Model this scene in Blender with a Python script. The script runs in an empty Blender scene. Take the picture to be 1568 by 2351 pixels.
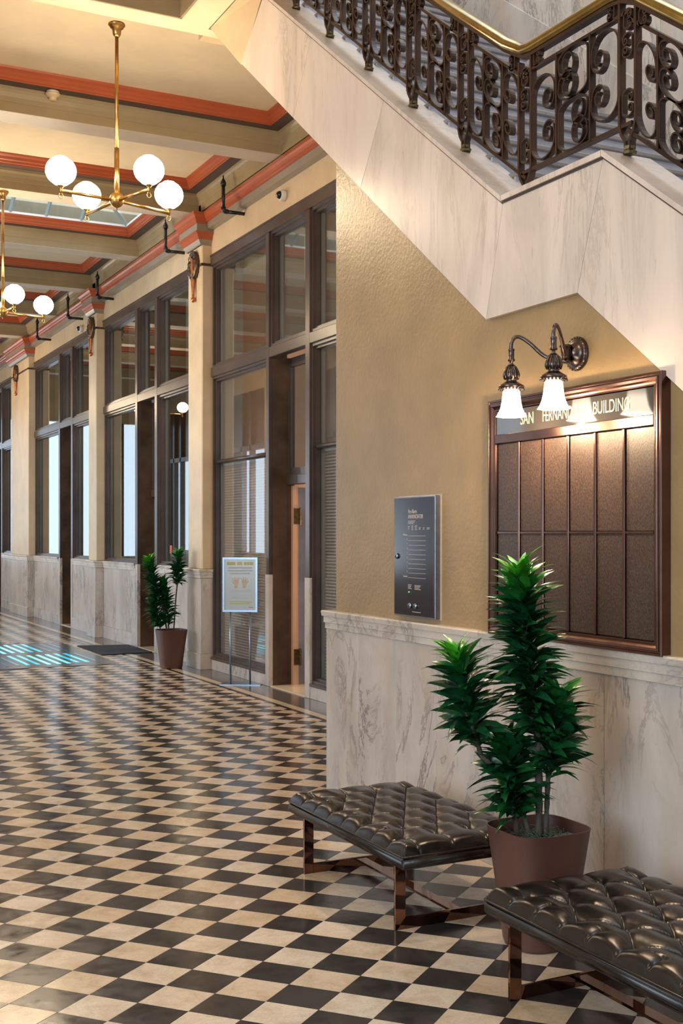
import bpy, bmesh, math, random
from mathutils import Vector, Matrix
random.seed(7)
D = bpy.data; SC = bpy.context.scene; COL = SC.collection
PI = math.pi
# ------------------------------------------------------------------ camera
cam_d = D.cameras.new('camera'); cam = D.objects.new('camera', cam_d); COL.objects.link(cam); SC.camera = cam
cam.location = (0, 0, 1.75); cam.rotation_euler = (PI/2, 0, -math.radians(28.382))
cam_d.sensor_fit = 'VERTICAL'; cam_d.sensor_height = 24.0; cam_d.sensor_width = 24.0*1568/2351
cam_d.lens = 24.0*2780/2351; cam_d.shift_x = -151/2351; cam_d.shift_y = 49.5/2351
cam_d.clip_start = 0.05; cam_d.clip_end = 200
# ------------------------------------------------------------------ world, lights, exposure
W = D.worlds.new('world'); SC.world = W; W.use_nodes = True
bg = W.node_tree.nodes['Background']; bg.inputs[0].default_value = (0.70, 0.85, 1.0, 1); bg.inputs[1].default_value = 2.3
SC.view_settings.view_transform = 'Standard'; SC.view_settings.look = 'None'
SC.view_settings.gamma = 1.0; SC.view_settings.use_curve_mapping = False
SC.view_settings.exposure = 0.10
def area(name, loc, target, sx, sy, power, col):
    l = D.lights.new(name, 'AREA'); l.shape = 'RECTANGLE'; l.size = sx; l.size_y = sy; l.energy = power; l.color = col
    o = D.objects.new(name, l); COL.objects.link(o); o.location = loc
    o.rotation_euler = (Vector(target)-Vector(loc)).to_track_quat('-Z', 'Y').to_euler()
    return o
def point(name, loc, power, col, r=0.1):
    l = D.lights.new(name, 'POINT'); l.energy = power; l.color = col; l.shadow_soft_size = r
    o = D.objects.new(name, l); COL.objects.link(o); o.location = loc
    return o
WARM = (1.0, 0.72, 0.42); COOL = (0.72, 0.85, 1.0)
area('lobby_left_fill', (-6.4, 1.6, 2.9), (3.4, 3.4, 1.3), 6.0, 4.2, 600, (0.70, 0.84, 1.0))  # added cool fill aimed at the stair wall; no window stands there
area('lobby_warm_fill', (0.2, 4.6, 5.7), (2.9, 6.4, 1.8), 1.4, 1.4, 70, (1.0, 0.74, 0.50))  # added warm overhead fill, not an actual ceiling lamp
area('stairwell_daylight', (4.6, 5.5, 8.6), (4.6, 6.0, 3.5), 2.2, 5.0, 85, (0.80, 0.88, 1.0))
area('corridor_left_fill', (-1.2, 21.5, 2.2), (5.2, 21.5, 0.9), 12.0, 2.8, 1000, (0.78, 0.88, 1.0))  # added area light beyond the unseen left openings, brightening the corridor dado
point('shop_lamp', (6.7, 12.6, 1.6), 70, (1.0, 0.66, 0.46), 0.25)
# ------------------------------------------------------------------ material helpers
def mat(name, color, rough=0.5, metal=0.0, spec=0.5, emis=None, es=0.0):
    m = D.materials.new(name); m.use_nodes = True
    b = m.node_tree.nodes['Principled BSDF']
    b.inputs['Base Color'].default_value = (*color, 1); b.inputs['Roughness'].default_value = rough
    b.inputs['Metallic'].default_value = metal; b.inputs['Specular IOR Level'].default_value = spec
    if emis: b.inputs['Emission Color'].default_value = (*emis, 1); b.inputs['Emission Strength'].default_value = es
    return m
def nd(m, t, **kw):
    n = m.node_tree.nodes.new(t)
    for k, v in kw.items():
        if k.startswith('i_'): n.inputs[k[2:].replace('_', ' ')].default_value = v
        else: setattr(n, k, v)
    return n
def lk(m, a, b): m.node_tree.links.new(a, b)
def ramp(m, fac, stops):
    r = nd(m, 'ShaderNodeValToRGB'); e = r.color_ramp.elements
    while len(e) < len(stops): e.new(0.5)
    for i, (p, c) in enumerate(stops): e[i].position = p; e[i].color = (*c, 1)
    lk(m, fac, r.inputs[0]); return r
def coords(m, scale=(1, 1, 1)):
    g = nd(m, 'ShaderNodeNewGeometry'); mp = nd(m, 'ShaderNodeMapping'); mp.inputs['Scale'].default_value = scale
    lk(m, g.outputs['Position'], mp.inputs['Vector']); return mp.outputs[0]
def noise(m, vec, scale, detail=4, rough=0.6, dist=0.0):
    n = nd(m, 'ShaderNodeTexNoise'); n.inputs['Scale'].default_value = scale; n.inputs['Detail'].default_value = detail
    n.inputs['Roughness'].default_value = rough; n.inputs['Distortion'].default_value = dist
    lk(m, vec, n.inputs['Vector']); return n.outputs['Fac']
def bump(m, h, strength, dist=0.01):
    b = nd(m, 'ShaderNodeBump'); b.inputs['Strength'].default_value = strength; b.inputs['Distance'].default_value = dist
    lk(m, h, b.inputs['Height']); lk(m, b.outputs[0], m.node_tree.nodes['Principled BSDF'].inputs['Normal'])
def mixc(m, fac, a, b, mode='MIX'):
    x = nd(m, 'ShaderNodeMix', data_type='RGBA', blend_type=mode)
    for s, v in ((x.inputs[0], fac), (x.inputs[6], a), (x.inputs[7], b)):
        if isinstance(v, (int, float)): s.default_value = v
        elif isinstance(v, tuple): s.default_value = (*v, 1)
        else: lk(m, v, s)
    return x.outputs[2]
def base(m): return m.node_tree.nodes['Principled BSDF'].inputs['Base Color']
def paint(name, color, rough=0.5, var=0.12, bscale=60, bstr=0.15, spec=0.5):
    m = mat(name, color, rough, spec=spec); v = coords(m)
    n = noise(m, v, 2.2, 5, 0.6); d = tuple(c*(1-var*1.6) for c in color); l = tuple(min(1, c*(1+var*0.6)) for c in color)
    r = ramp(m, n, [(0.3, d), (0.7, l)]); lk(m, r.outputs[0], base(m))
    bump(m, noise(m, v, bscale, 3), bstr, 0.004); return m
def marble(name, basec, vein, rough=0.3, warm=None, stretch=(1, 1, 0.45), amount=0.55):
    m = mat(name, basec, rough); v = coords(m, stretch)
    oi = nd(m, 'ShaderNodeObjectInfo'); add = nd(m, 'ShaderNodeVectorMath', operation='MULTIPLY_ADD')
    rnd = nd(m, 'ShaderNodeCombineXYZ'); 
    for i in range(3): lk(m, oi.outputs['Random'], rnd.inputs[i])
    lk(m, rnd.outputs[0], add.inputs[0]); add.inputs[1].default_value = (13, 7, 9); lk(m, v, add.inputs[2]); v = add.outputs[0]
    cloud = ramp(m, noise(m, v, 2.4, 7, 0.62, 0.6), [(0.32, tuple(c*0.72 for c in basec)), (0.60, basec)])
    n2 = noise(m, v, 2.3, 8, 0.68, 1.6)
    # thin veins where the warped noise crosses its middle value
    a = nd(m, 'ShaderNodeMath', operation='SUBTRACT'); lk(m, n2, a.inputs[0]); a.inputs[1].default_value = 0.5
    b = nd(m, 'ShaderNodeMath', operation='ABSOLUTE'); lk(m, a.outputs[0], b.inputs[0])
    vr = ramp(m, b.outputs[0], [(0.0, (amount,)*3), (0.028, (0, 0, 0))])
    msk = ramp(m, noise(m, v, 1.1, 3), [(0.40, (0, 0, 0)), (0.58, (1, 1, 1))])
    mm = nd(m, 'ShaderNodeMath', operation='MULTIPLY'); lk(m, vr.outputs[0], mm.inputs[0]); lk(m, msk.outputs[0], mm.inputs[1])
    c = mixc(m, mm.outputs[0], cloud.outputs[0], vein)
    if warm:
        wn = ramp(m, noise(m, v, 3.0, 4), [(0.5, (0, 0, 0)), (0.75, (0.6, 0.6, 0.6))])
        c = mixc(m, wn.outputs[0], c, warm)
    # streaks and specks of grime
    sp = ramp(m, noise(m, coords(m, (14, 14, 2.5)), 2.0, 6, 0.75), [(0.60, (0, 0, 0)), (0.76, (0.5, 0.5, 0.5))])
    c = mixc(m, sp.outputs[0], c, tuple(x*0.6 for x in vein))
    lk(m, c, base(m)); bump(m, noise(m, v, 30, 3), 0.05, 0.003); return m
M = {}
M['plaster'] = paint('cream_plaster', (0.66, 0.50, 0.31), 0.45, 0.10, 45, 0.25)
M['plaster_gold'] = paint('gold_tan_plaster', (0.36, 0.235, 0.108), 0.40, 0.12, 38, 0.85)
M['ceil'] = paint('ceiling_cream', (0.80, 0.66, 0.45), 0.6, 0.06, 30, 0.15)
M['beam'] = paint('olive_tan_paint', (0.345, 0.26, 0.14), 0.42, 0.10, 30, 0.15)
M['soffit'] = paint('beam_underside_cream', (0.62, 0.52, 0.40), 0.45, 0.08, 30, 0.15)
M['brownband'] = paint('dark_brown_band', (0.085, 0.055, 0.045), 0.5, 0.1)
M['red'] = paint('terracotta_red_paint', (0.43, 0.095, 0.035), 0.30, 0.08, 30, 0.08)
M['taupe'] = paint('taupe_cornice_paint', (0.30, 0.25, 0.19), 0.35, 0.08, 30, 0.08)
M['frame'] = paint('umber_frame_paint', (0.078, 0.054, 0.046), 0.30, 0.25, 40, 0.12)
M['jamb'] = paint('worn_brown_jamb', (0.10, 0.055, 0.03), 0.35, 0.45, 20, 0.2)
M['inner'] = paint('inner_cream_reveal', (0.50, 0.40, 0.32), 0.5, 0.06)
M['doorblue'] = paint('worn_grey_door_paint', (0.22, 0.21, 0.24), 0.35, 0.25, 18, 0.2)
M['peach'] = paint('peach_room_wall', (0.60, 0.36, 0.22), 0.6, 0.06)
M['marble'] = marble('white_veined_marble', (0.60, 0.53, 0.47), (0.13, 0.11, 0.10), 0.28, (0.54, 0.42, 0.31), (1, 1, 0.45), 0.85)
M['marble_cap'] = marble('moulded_marble_cap', (0.70, 0.62, 0.53), (0.22, 0.18, 0.15), 0.3, (0.56, 0.42, 0.29), (1, 0.5, 1), 0.7)
M['fascia'] = marble('pink_white_stair_marble', (0.76, 0.64, 0.55), (0.36, 0.26, 0.22), 0.32, (0.66, 0.52, 0.42), (1, 1, 0.25), 0.5)
M['step'] = marble('blue_grey_step_marble', (0.50, 0.52, 0.60), (0.16, 0.17, 0.22), 0.35, None, (0.6, 1, 1), 0.5)
M['tread'] = marble('worn_tread_marble', (0.30, 0.27, 0.26), (0.12, 0.11, 0.11), 0.35, None, (0.6, 1, 1), 0.5)
M['slab'] = marble('dark_grey_floor_slab', (0.13, 0.115, 0.105), (0.05, 0.045, 0.04), 0.16, None, (1, .5, 1), 0.4)
M['bordercream'] = paint('cream_border_stone', (0.66, 0.52, 0.34), 0.2, 0.1, 20, 0.03)
M['borderblack'] = paint('black_border_stone', (0.03, 0.026, 0.024), 0.18, 0.2, 20, 0.03)
M['iron'] = paint('brown_wrought_iron', (0.060, 0.030, 0.020), 0.38, 0.4, 50, 0.15)
M['iron'].node_tree.nodes['Principled BSDF'].inputs['Metallic'].default_value = 0.35
def metal(name, c, rough, var=0.25, sc=25):
    m = mat(name, c, rough, 1.0); v = coords(m); n = noise(m, v, sc, 5)
    r = ramp(m, n, [(0.3, tuple(x*(1-var) for x in c)), (0.7, c)]); lk(m, r.outputs[0], base(m)); return m
M['brass'] = metal('aged_brass', (0.62, 0.36, 0.12), 0.30)
M['handbrass'] = metal('polished_handrail_brass', (0.52, 0.36, 0.12), 0.22, 0.4, 6)
M['antique'] = metal('antique_brass_foot', (0.20, 0.15, 0.07), 0.4, 0.5, 40)
M['lampiron'] = metal('dark_bronze_sconce', (0.16, 0.12, 0.105), 0.28, 0.4, 40)
M['bronze'] = metal('satin_bronze_frame', (0.20, 0.115, 0.095), 0.24, 0.25, 8)
M['copper'] = metal('polished_copper_bronze', (0.24, 0.125, 0.085), 0.05, 0.15, 5)
M['chrome'] = metal('brushed_steel', (0.30, 0.38, 0.48), 0.30, 0.1)
M['wreath'] = metal('bronzed_wreath', (0.22, 0.15, 0.10), 0.4, 0.6, 60)
M['torch'] = metal('copper_torch', (0.62, 0.24, 0.10), 0.32, 0.4, 30)
M['black'] = paint('black_pipe_paint', (0.018, 0.016, 0.016), 0.35, 0.2, 40, 0.1)
M['pot'] = paint('matte_brown_pot', (0.115, 0.050, 0.036), 0.40, 0.05, 200, 0.03)
M['soil'] = paint('dark_soil', (0.04, 0.028, 0.02), 0.9, 0.4, 60, 0.8)
M['moss'] = paint('grey_green_moss', (0.13, 0.20, 0.14), 0.8, 0.4, 60, 0.4)
M['stem'] = paint('ringed_grey_stem', (0.11, 0.085, 0.065), 0.7, 0.5, 90, 0.6)
M['white'] = paint('white_plastic', (0.70, 0.66, 0.60), 0.35, 0.03)
M['detector'] = paint('yellowed_plastic', (0.66, 0.50, 0.30), 0.4, 0.03)
M['dome'] = mat('black_dome', (0.01, 0.012, 0.018), 0.05)
M['mat'] = paint('dark_blue_grey_mat', (0.035, 0.042, 0.055), 0.85, 0.3, 250, 0.9)
M['panelblack'] = mat('black_glass_panel', (0.018, 0.017, 0.022), 0.16)
M['panelgrey'] = metal('blue_grey_anodised_edge', (0.28, 0.30, 0.36), 0.35)
M['print'] = mat('silver_print', (0.62, 0.56, 0.50), 0.5)
M['printgold'] = mat('gilt_letter', (0.40, 0.32, 0.20), 0.4)
M['printblack'] = mat('black_letter', (0.01, 0.01, 0.01), 0.5)
M['led'] = mat('green_led', (0.1, 0.7, 0.1), 0.5, emis=(0.1, 1, 0.15), es=1.5)
M['headerglass'] = mat('smoked_header_glass', (0.03, 0.027, 0.026), 0.07, spec=0.9)
M['poster'] = mat('pale_blue_poster', (0.50, 0.60, 0.66), 0.15)
M['posteryellow'] = mat('poster_yellow', (0.50, 0.46, 0.16), 0.4)
M['posterpink'] = mat('poster_peach_hand', (0.55, 0.45, 0.34), 0.4)
M['posterpale'] = mat('poster_pale_text', (0.44, 0.48, 0.52), 0.4)
M['red_print'] = mat('red_print', (0.6, 0.1, 0.08), 0.4)
M['globe'] = mat('lit_opal_globe', (1, 0.95, 0.85), 0.2, emis=(1.0, 0.79, 0.53), es=68.0)
M['slat'] = mat('blind_slat', (0.74, 0.60, 0.52), 0.4)
M['sky_tint'] = mat('glazing_bar_blue', (0.30, 0.42, 0.46), 0.5)
M['whiteshaft'] = paint('white_light_shaft', (0.88, 0.90, 0.92), 0.6, 0.03)
M['cyan'] = mat('cyan_skylight_reflection', (0.05, 0.45, 0.60), 0.08, emis=(0.03, 0.60, 0.85), es=0.8)  # skylight reflection put into colour and emission, here and in the next two
M['cyanbright'] = mat('bright_cyan_reflection', (0.2, 0.7, 0.85), 0.08, emis=(0.15, 0.85, 1.0), es=1.1)
M['cyandim'] = mat('dim_blue_reflection', (0.06, 0.16, 0.22), 0.10, emis=(0.03, 0.30, 0.45), es=0.15)
M['grille'] = paint('grey_floor_panel', (0.17, 0.165, 0.165), 0.2, 0.2, 30, 0.05)
# leather
m = mat('dark_brown_leather', (0.040, 0.030, 0.026), 0.27, spec=0.45); v = coords(m)
r = ramp(m, noise(m, v, 9, 6, 0.7), [(0.3, (0.006, 0.0045, 0.004)), (0.75, (0.026, 0.018, 0.015))]); lk(m, r.outputs[0], base(m))
r2 = ramp(m, noise(m, v, 14, 5), [(0.3, (0.19,)*3), (0.75, (0.29,)*3)]); lk(m, r2.outputs[0], m.node_tree.nodes['Principled BSDF'].inputs['Roughness'])
bump(m, noise(m, v, 35, 6, 0.7, 1.0), 0.12, 0.004); M['leather'] = m
# directory felt behind glass: speckled bronze brown, glossy pane coat
m = mat('speckled_bronze_board', (0.10, 0.065, 0.045), 0.42, spec=0.3); v = coords(m, (1, 1.4, 0.5))
r = ramp(m, noise(m, v, 170, 3, 0.8), [(0.38, (0.012, 0.008, 0.007)), (0.62, (0.080, 0.048, 0.032))]); lk(m, r.outputs[0], base(m))
b_ = m.node_tree.nodes['Principled BSDF']; b_.inputs['Coat Weight'].default_value = 0.14; b_.inputs['Coat Roughness'].default_value = 0.12
bump(m, noise(m, v, 170, 3), 0.3, 0.003); M['board'] = m
# leaf: bright at the crown of each head through the leaf's own attribute
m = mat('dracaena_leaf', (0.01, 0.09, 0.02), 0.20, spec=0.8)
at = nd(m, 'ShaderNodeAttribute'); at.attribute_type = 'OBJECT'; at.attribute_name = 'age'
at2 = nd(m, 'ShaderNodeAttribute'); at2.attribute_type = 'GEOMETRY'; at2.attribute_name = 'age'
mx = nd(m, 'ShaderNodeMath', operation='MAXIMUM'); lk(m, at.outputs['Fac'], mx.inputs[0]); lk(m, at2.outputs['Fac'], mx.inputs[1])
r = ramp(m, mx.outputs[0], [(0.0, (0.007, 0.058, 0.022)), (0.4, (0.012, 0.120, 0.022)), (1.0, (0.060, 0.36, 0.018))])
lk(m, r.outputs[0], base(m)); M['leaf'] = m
# glass panes (thin): mirror by Fresnel, else see-through
def glassmat(name, tint=(0.80, 0.86, 0.88), k=1.5, rough=0.0):
    m = D.materials.new(name); m.use_nodes = True; nt = m.node_tree; nt.nodes.clear()
    out = nt.nodes.new('ShaderNodeOutputMaterial'); t = nt.nodes.new('ShaderNodeBsdfTransparent'); g = nt.nodes.new('ShaderNodeBsdfGlossy')
    t.inputs[0].default_value = (*tint, 1); g.inputs['Roughness'].default_value = rough
    f = nt.nodes.new('ShaderNodeFresnel'); ge = nt.nodes.new('ShaderNodeNewGeometry'); io = nt.nodes.new('ShaderNodeMath'); io.operation = 'MULTIPLY_ADD'; io.inputs[1].default_value = 1/1.5-1.5; io.inputs[2].default_value = 1.5
    nt.links.new(ge.outputs['Backfacing'], io.inputs[0]); nt.links.new(io.outputs[0], f.inputs[0])
    mu = nt.nodes.new('ShaderNodeMath'); mu.operation = 'MULTIPLY'; mu.inputs[1].default_value = k; mu.use_clamp = True
    mx = nt.nodes.new('ShaderNodeMixShader'); L = nt.links.new
    L(f.outputs[0], mu.inputs[0]); L(mu.outputs[0], mx.inputs[0]); L(t.outputs[0], mx.inputs[1]); L(g.outputs[0], mx.inputs[2]); L(mx.outputs[0], out.inputs[0])
    return m
M['glass'] = glassmat('window_glass'); M['skyglass'] = glassmat('skylight_glass', (0.9, 0.95, 1.0), 1.0)
# frosted lamp bell
m = mat('lit_frosted_bell', (1, 0.97, 0.92), 0.3, emis=(1.0, 0.86, 0.66), es=9.0)
g = nd(m, 'ShaderNodeTexCoord'); s = nd(m, 'ShaderNodeSeparateXYZ'); lk(m, g.outputs['Generated'], s.inputs[0])
rr = ramp(m, s.outputs['Z'], [(0.55, (1, 1, 1)), (1.0, (0.04, 0.04, 0.04))]); mu = nd(m, 'ShaderNodeMath', operation='MULTIPLY'); lk(m, rr.outputs[0], mu.inputs[0]); mu.inputs[1].default_value = 9.0
lk(m, mu.outputs[0], m.node_tree.nodes['Principled BSDF'].inputs['Emission Strength']); M['bell'] = m
# floor tiles: per-tile value in attribute 'var', colour family by material
def tilemat(name, c0, c1, stain, rough, rv):
    m = mat(name, c0, rough, spec=0.55); v = coords(m)
    a = nd(m, 'ShaderNodeAttribute'); a.attribute_type = 'GEOMETRY'; a.attribute_name = 'var'
    c = ramp(m, a.outputs['Fac'], [(0.0, c0), (1.0, c1)]).outputs[0]
    off = nd(m, 'ShaderNodeVectorMath', operation='MULTIPLY_ADD'); cx = nd(m, 'ShaderNodeCombineXYZ')
    for i in range(3): lk(m, a.outputs['Fac'], cx.inputs[i])
    lk(m, cx.outputs[0], off.inputs[0]); off.inputs[1].default_value = (31, 17, 5); lk(m, v, off.inputs[2]); vv = off.outputs[0]
    s1 = ramp(m, noise(m, vv, 7, 7, 0.7, 0.5), [(0.44, (0, 0, 0)), (0.80, (0.85, 0.85, 0.85))]); c = mixc(m, s1.outputs[0], c, stain)
    n2 = noise(m, vv, 22, 8, 0.72, 1.4); q = nd(m, 'ShaderNodeMath', operation='SUBTRACT'); lk(m, n2, q.inputs[0]); q.inputs[1].default_value = 0.5
    q2 = nd(m, 'ShaderNodeMath', operation='ABSOLUTE'); lk(m, q.outputs[0], q2.inputs[0])
    s2 = ramp(m, q2.outputs[0], [(0.0, (0.35,)*3), (0.02, (0, 0, 0))]); c = mixc(m, s2.outputs[0], c, tuple(min(1, x*0.55) for x in stain))
    lk(m, c, base(m))
    rg = ramp(m, noise(m, vv, 12, 5), [(0.3, (rough,)*3), (0.75, (rough+rv,)*3)]); lk(m, rg.outputs[0], m.node_tree.nodes['Principled BSDF'].inputs['Roughness'])
    bump(m, noise(m, vv, 16, 5, 0.6), 0.10, 0.004); return m
M['tilecream'] = tilemat('cream_marble_tile', (0.70, 0.53, 0.36), (0.80, 0.68, 0.55), (0.45, 0.30, 0.16), 0.12, 0.17)
M['tileblack'] = tilemat('black_slate_tile', (0.022, 0.020, 0.021), (0.050, 0.043, 0.040), (0.085, 0.073, 0.065), 0.11, 0.18)
# ------------------------------------------------------------------ geometry helpers
def new_obj(name, bm, mt, parent=None, smooth=False):
    me = D.meshes.new(name); bm.to_mesh(me); bm.free()
    if smooth:
        for p in me.polygons: p.use_smooth = True
    ms = mt if isinstance(mt, (list, tuple)) else [mt]
    for q in ms: me.materials.append(M[q] if isinstance(q, str) else q)
    o = D.objects.new(name, me); COL.objects.link(o)
    if parent is not None: o.parent = parent
    return o
def tag(o, label, cat, group=None):
    o['label'] = label; o['category'] = cat
    if group: o['group'] = group
    return o
def empty(name, loc=(0, 0, 0), rz=0):
    o = D.objects.new(name, None); COL.objects.link(o); o.location = loc; o.rotation_euler = (0, 0, rz); return o
def struct(o): o['kind'] = 'structure'; return o
def stuff(o): o['kind'] = 'stuff'; return o
def box(bm, x0, x1, y0, y1, z0, z1, mi=0):
    vs = [bm.verts.new(p) for p in ((x0, y0, z0), (x1, y0, z0), (x1, y1, z0), (x0, y1, z0), (x0, y0, z1), (x1, y0, z1), (x1, y1, z1), (x0, y1, z1))]
    for f in ((0, 3, 2, 1), (4, 5, 6, 7), (0, 1, 5, 4), (1, 2, 6, 5), (2, 3, 7, 6), (3, 0, 4, 7)):
        q = bm.faces.new([vs[i] for i in f]); q.material_index = mi
    return vs
def bx(name, x0, x1, y0, y1, z0, z1, mt, parent=None, bev=0.0):
    bm = bmesh.new(); box(bm, min(x0, x1), max(x0, x1), min(y0, y1), max(y0, y1), min(z0, z1), max(z0, z1))
    if bev > 0: bmesh.ops.bevel(bm, geom=bm.edges[:], offset=bev, segments=1, affect='EDGES')
    return new_obj(name, bm, mt, parent)
def loft(bm, rings, closed=True, caps=True, mi=0, cyc=False):
    R = [[bm.verts.new(p) for p in r] for r in rings]; n = len(R[0]); m_ = len(R)
    for a in range(m_ if cyc else m_-1):
        A = R[a]; B = R[(a+1) % m_]
        for i in range(n if closed else n-1):
            j = (i+1) % n
            try: f = bm.faces.new((A[i], A[j], B[j], B[i])); f.material_index = mi
            except ValueError: pass
    if caps and not cyc and n > 2:
        bm.faces.new(R[0][::-1]).material_index = mi; bm.faces.new(R[-1]).material_index = mi
    return R
def frames(pts, up=None, cyc=False):
    pts = [Vector(p) for p in pts]; out = []; n = len(pts); prev = None
    for i, p in enumerate(pts):
        if cyc: t = pts[(i+1) % n]-pts[i-1]
        else: t = pts[min(i+1, n-1)]-pts[max(i-1, 0)]
        t.normalize()
        if up is not None: s = Vector(up) - t*t.dot(Vector(up)); s.normalize()
        else:
            if prev is None: a = Vector((0, 0, 1)) if abs(t.z) < .9 else Vector((1, 0, 0)); s = a-t*t.dot(a)
            else: s = prev-t*t.dot(prev)
            s.normalize(); prev = s
        out.append((p, t, s, t.cross(s)))
    return out
def tube(bm, pts, r, n=8, mi=0, cyc=False):
    rr = r if isinstance(r, (list, tuple)) else [r]*len(pts)
    rings = []
    for k, (p, t, s, b) in enumerate(frames(pts, None, cyc)):
        rings.append([p+(s*math.cos(2*PI*i/n)+b*math.sin(2*PI*i/n))*rr[k] for i in range(n)])
    loft(bm, rings, mi=mi, cyc=cyc)
def ribbon(bm, pts, w, t, axis=(1, 0, 0)):      # flat bar: width w along axis, thickness t
    ax = Vector(axis); rings = []
    for p, tt, s, b in frames(pts, axis):
        nn = tt.cross(ax).normalized()
        rings.append([p+ax*w/2+nn*t/2, p-ax*w/2+nn*t/2, p-ax*w/2-nn*t/2, p+ax*w/2-nn*t/2])
    loft(bm, rings)
def lathe(bm, prof, n=24, c=(0, 0, 0), mi=0, flute=0, fa=0.0):
    rings = []
    for r, z in prof:
        rings.append([(c[0]+r*(1+fa*math.cos(flute*2*PI*i/n))*math.cos(2*PI*i/n), c[1]+r*(1+fa*math.cos(flute*2*PI*i/n))*math.sin(2*PI*i/n), c[2]+z) for i in range(n)])
    loft(bm, rings, mi=mi)
def sweep_profile(bm, prof, path, mi=None):     # prof: (offset toward corridor, z); path: list of ((x,y),(nx,ny))
    rings = []
    for (x, y), (nx, ny) in path: rings.append([(x+nx*a, y+ny*a, z) for a, z in prof])
    R = [[bm.verts.new(p) for p in r] for r in rings]
    for a in range(len(R)-1):
        for i in range(len(prof)-1):
            f = bm.faces.new((R[a][i], R[a+1][i], R[a+1][i+1], R[a][i+1])); f.material_index = mi[i] if mi else 0
    return R
def prism_yz(bm, poly, x0, x1, mi=0):           # polygon in the YZ plane extruded along X
    a = [bm.verts.new((x0, y, z)) for y, z in poly]; b = [bm.verts.new((x1, y, z)) for y, z in poly]; n = len(poly)
    bm.faces.new(a).material_index = mi; bm.faces.new(b[::-1]).material_index = mi
    for i in range(n): bm.faces.new((a[i], b[i], b[(i+1) % n], a[(i+1) % n])).material_index = mi
def fixn(o):
    bm = bmesh.new(); bm.from_mesh(o.data); bmesh.ops.recalc_face_normals(bm, faces=bm.faces[:]); bm.to_mesh(o.data); bm.free(); return o
def text(name, body, loc, size, mt, parent, sx=1.0, align='LEFT', mirror=False, rotz=-PI/2, depth=0.0006, vert=True):
    cu = D.curves.new(name, 'FONT'); cu.body = body; cu.size = size; cu.extrude = depth; cu.align_x = align
    t = D.objects.new(name, cu); COL.objects.link(t); bpy.context.view_layer.update()
    me = D.meshes.new_from_object(t.evaluated_get(bpy.context.evaluated_depsgraph_get())); D.objects.remove(t)
    o = D.objects.new(name, me); COL.objects.link(o); me.materials.clear(); me.materials.append(M[mt])
    mtx = Matrix.Translation(loc) @ Matrix.Rotation(rotz, 4, 'Z') @ Matrix.Rotation(PI/2, 4, 'X') @ Matrix.Diagonal((-sx if mirror else sx, 1, 1, 1))
    me.transform(mtx)
    if parent is not None: o.parent = parent
    return o

# ================================================================== FLOOR
floor = bx('floor', -7, 5.6, -8, 36, -0.12, -0.006, 'borderblack'); struct(floor)
E1 = (-0.019014, 0.185189, 4.28379); E2 = (0.21742, 0.018475, -2.889028)
def lat(i, j):
    U = E1[0]*i+E1[1]*j+E1[2]; V = E2[0]*i+E2[1]*j+E2[2]
    return ((U+V)/math.sqrt(2), (U-V)/math.sqrt(2))
# follow the photographed grid near by, hold its rows parallel to the wall further off
XB0 = 4.69
def clipx(poly, X):
    out = []
    for a, b in zip(poly, poly[1:]+poly[:1]):
        ia, ib = a[0] <= X, b[0] <= X
        if ia: out.append(a)
        if ia != ib: t = (X-a[0])/(b[0]-a[0]); out.append((X, a[1]+t*(b[1]-a[1])))
    return out
def inpanel(x, y):
    return x < 4.35 and 16.15 < y < 19.9
cells = []
for i in range(-120, 80):
    for j in range(-60, 190):
        c = lat(i+.5, j+.5)
        if c[0] < -1.2 or c[0] > XB0+0.2 or c[1] < -1.0 or c[1] > 34: continue
        if inpanel(*c): continue
        if c[0] > 3.45 and c[1] < 7.4: continue
        poly = [lat(i, j), lat(i+1, j), lat(i+1, j+1), lat(i, j+1)]
        ins = []
        for p in poly: ins.append((p[0]+(c[0]-p[0])*0.010, p[1]+(c[1]-p[1])*0.010))
        if max(p[0] for p in ins) > XB0: ins = clipx(ins, XB0)
        if len(ins) < 3: continue
        ar = abs(sum(a[0]*b[1]-b[0]*a[1] for a, b in zip(ins, ins[1:]+ins[:1])))/2
        if ar < 0.0006: continue
        d = c[0]*0.4754+c[1]*0.8798; xr = (c[0]*0.8798-c[1]*0.4754)/max(d, .01)
        px = 935+2780*xr; py = 1225+2780*1.75/max(d, .01)
        vis = d > 3.9 and -60 < px < 1640 and py < 2420
        cells.append((d if vis else 99+abs(d), i, j, ins))
cells.sort(key=lambda c: c[0])
rt = random.Random(3)
def tile_geo(bm, ins, lay, var, mi):
    cx = sum(p[0] for p in ins)/len(ins); cy = sum(p[1] for p in ins)/len(ins)
    tx, ty = rt.gauss(0, 0.0022), rt.gauss(0, 0.0022); dz = rt.gauss(0, 0.0004)
    top = [bm.verts.new((x, y, dz+tx*(x-cx)+ty*(y-cy))) for x, y in ins]; bot = [bm.verts.new((x, y, -0.006)) for x, y in ins]
    fs = [bm.faces.new(top)]
    for a in range(len(ins)): b = (a+1) % len(ins); fs.append(bm.faces.new((top[b], top[a], bot[a], bot[b])))
    for f in fs: f.material_index = mi; f[lay] = var
    fs[0].normal_update()
    if fs[0].normal.z < 0:
        for f in fs: f.normal_flip()
def tile_attr(me, vals):
    a = me.attributes.new('var', 'FLOAT', 'FACE'); a.data.foreach_set('value', vals)
for k, (d, i, j, ins) in enumerate(cells[:295]):
    bm = bmesh.new(); lay = bm.faces.layers.float.new('var'); tile_geo(bm, ins, lay, rt.random(), 0)
    new_obj('tile', bm, 'tilecream' if (i+j) % 2 == 0 else 'tileblack', floor)
bm = bmesh.new(); lay = bm.faces.layers.float.new('var')
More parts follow.
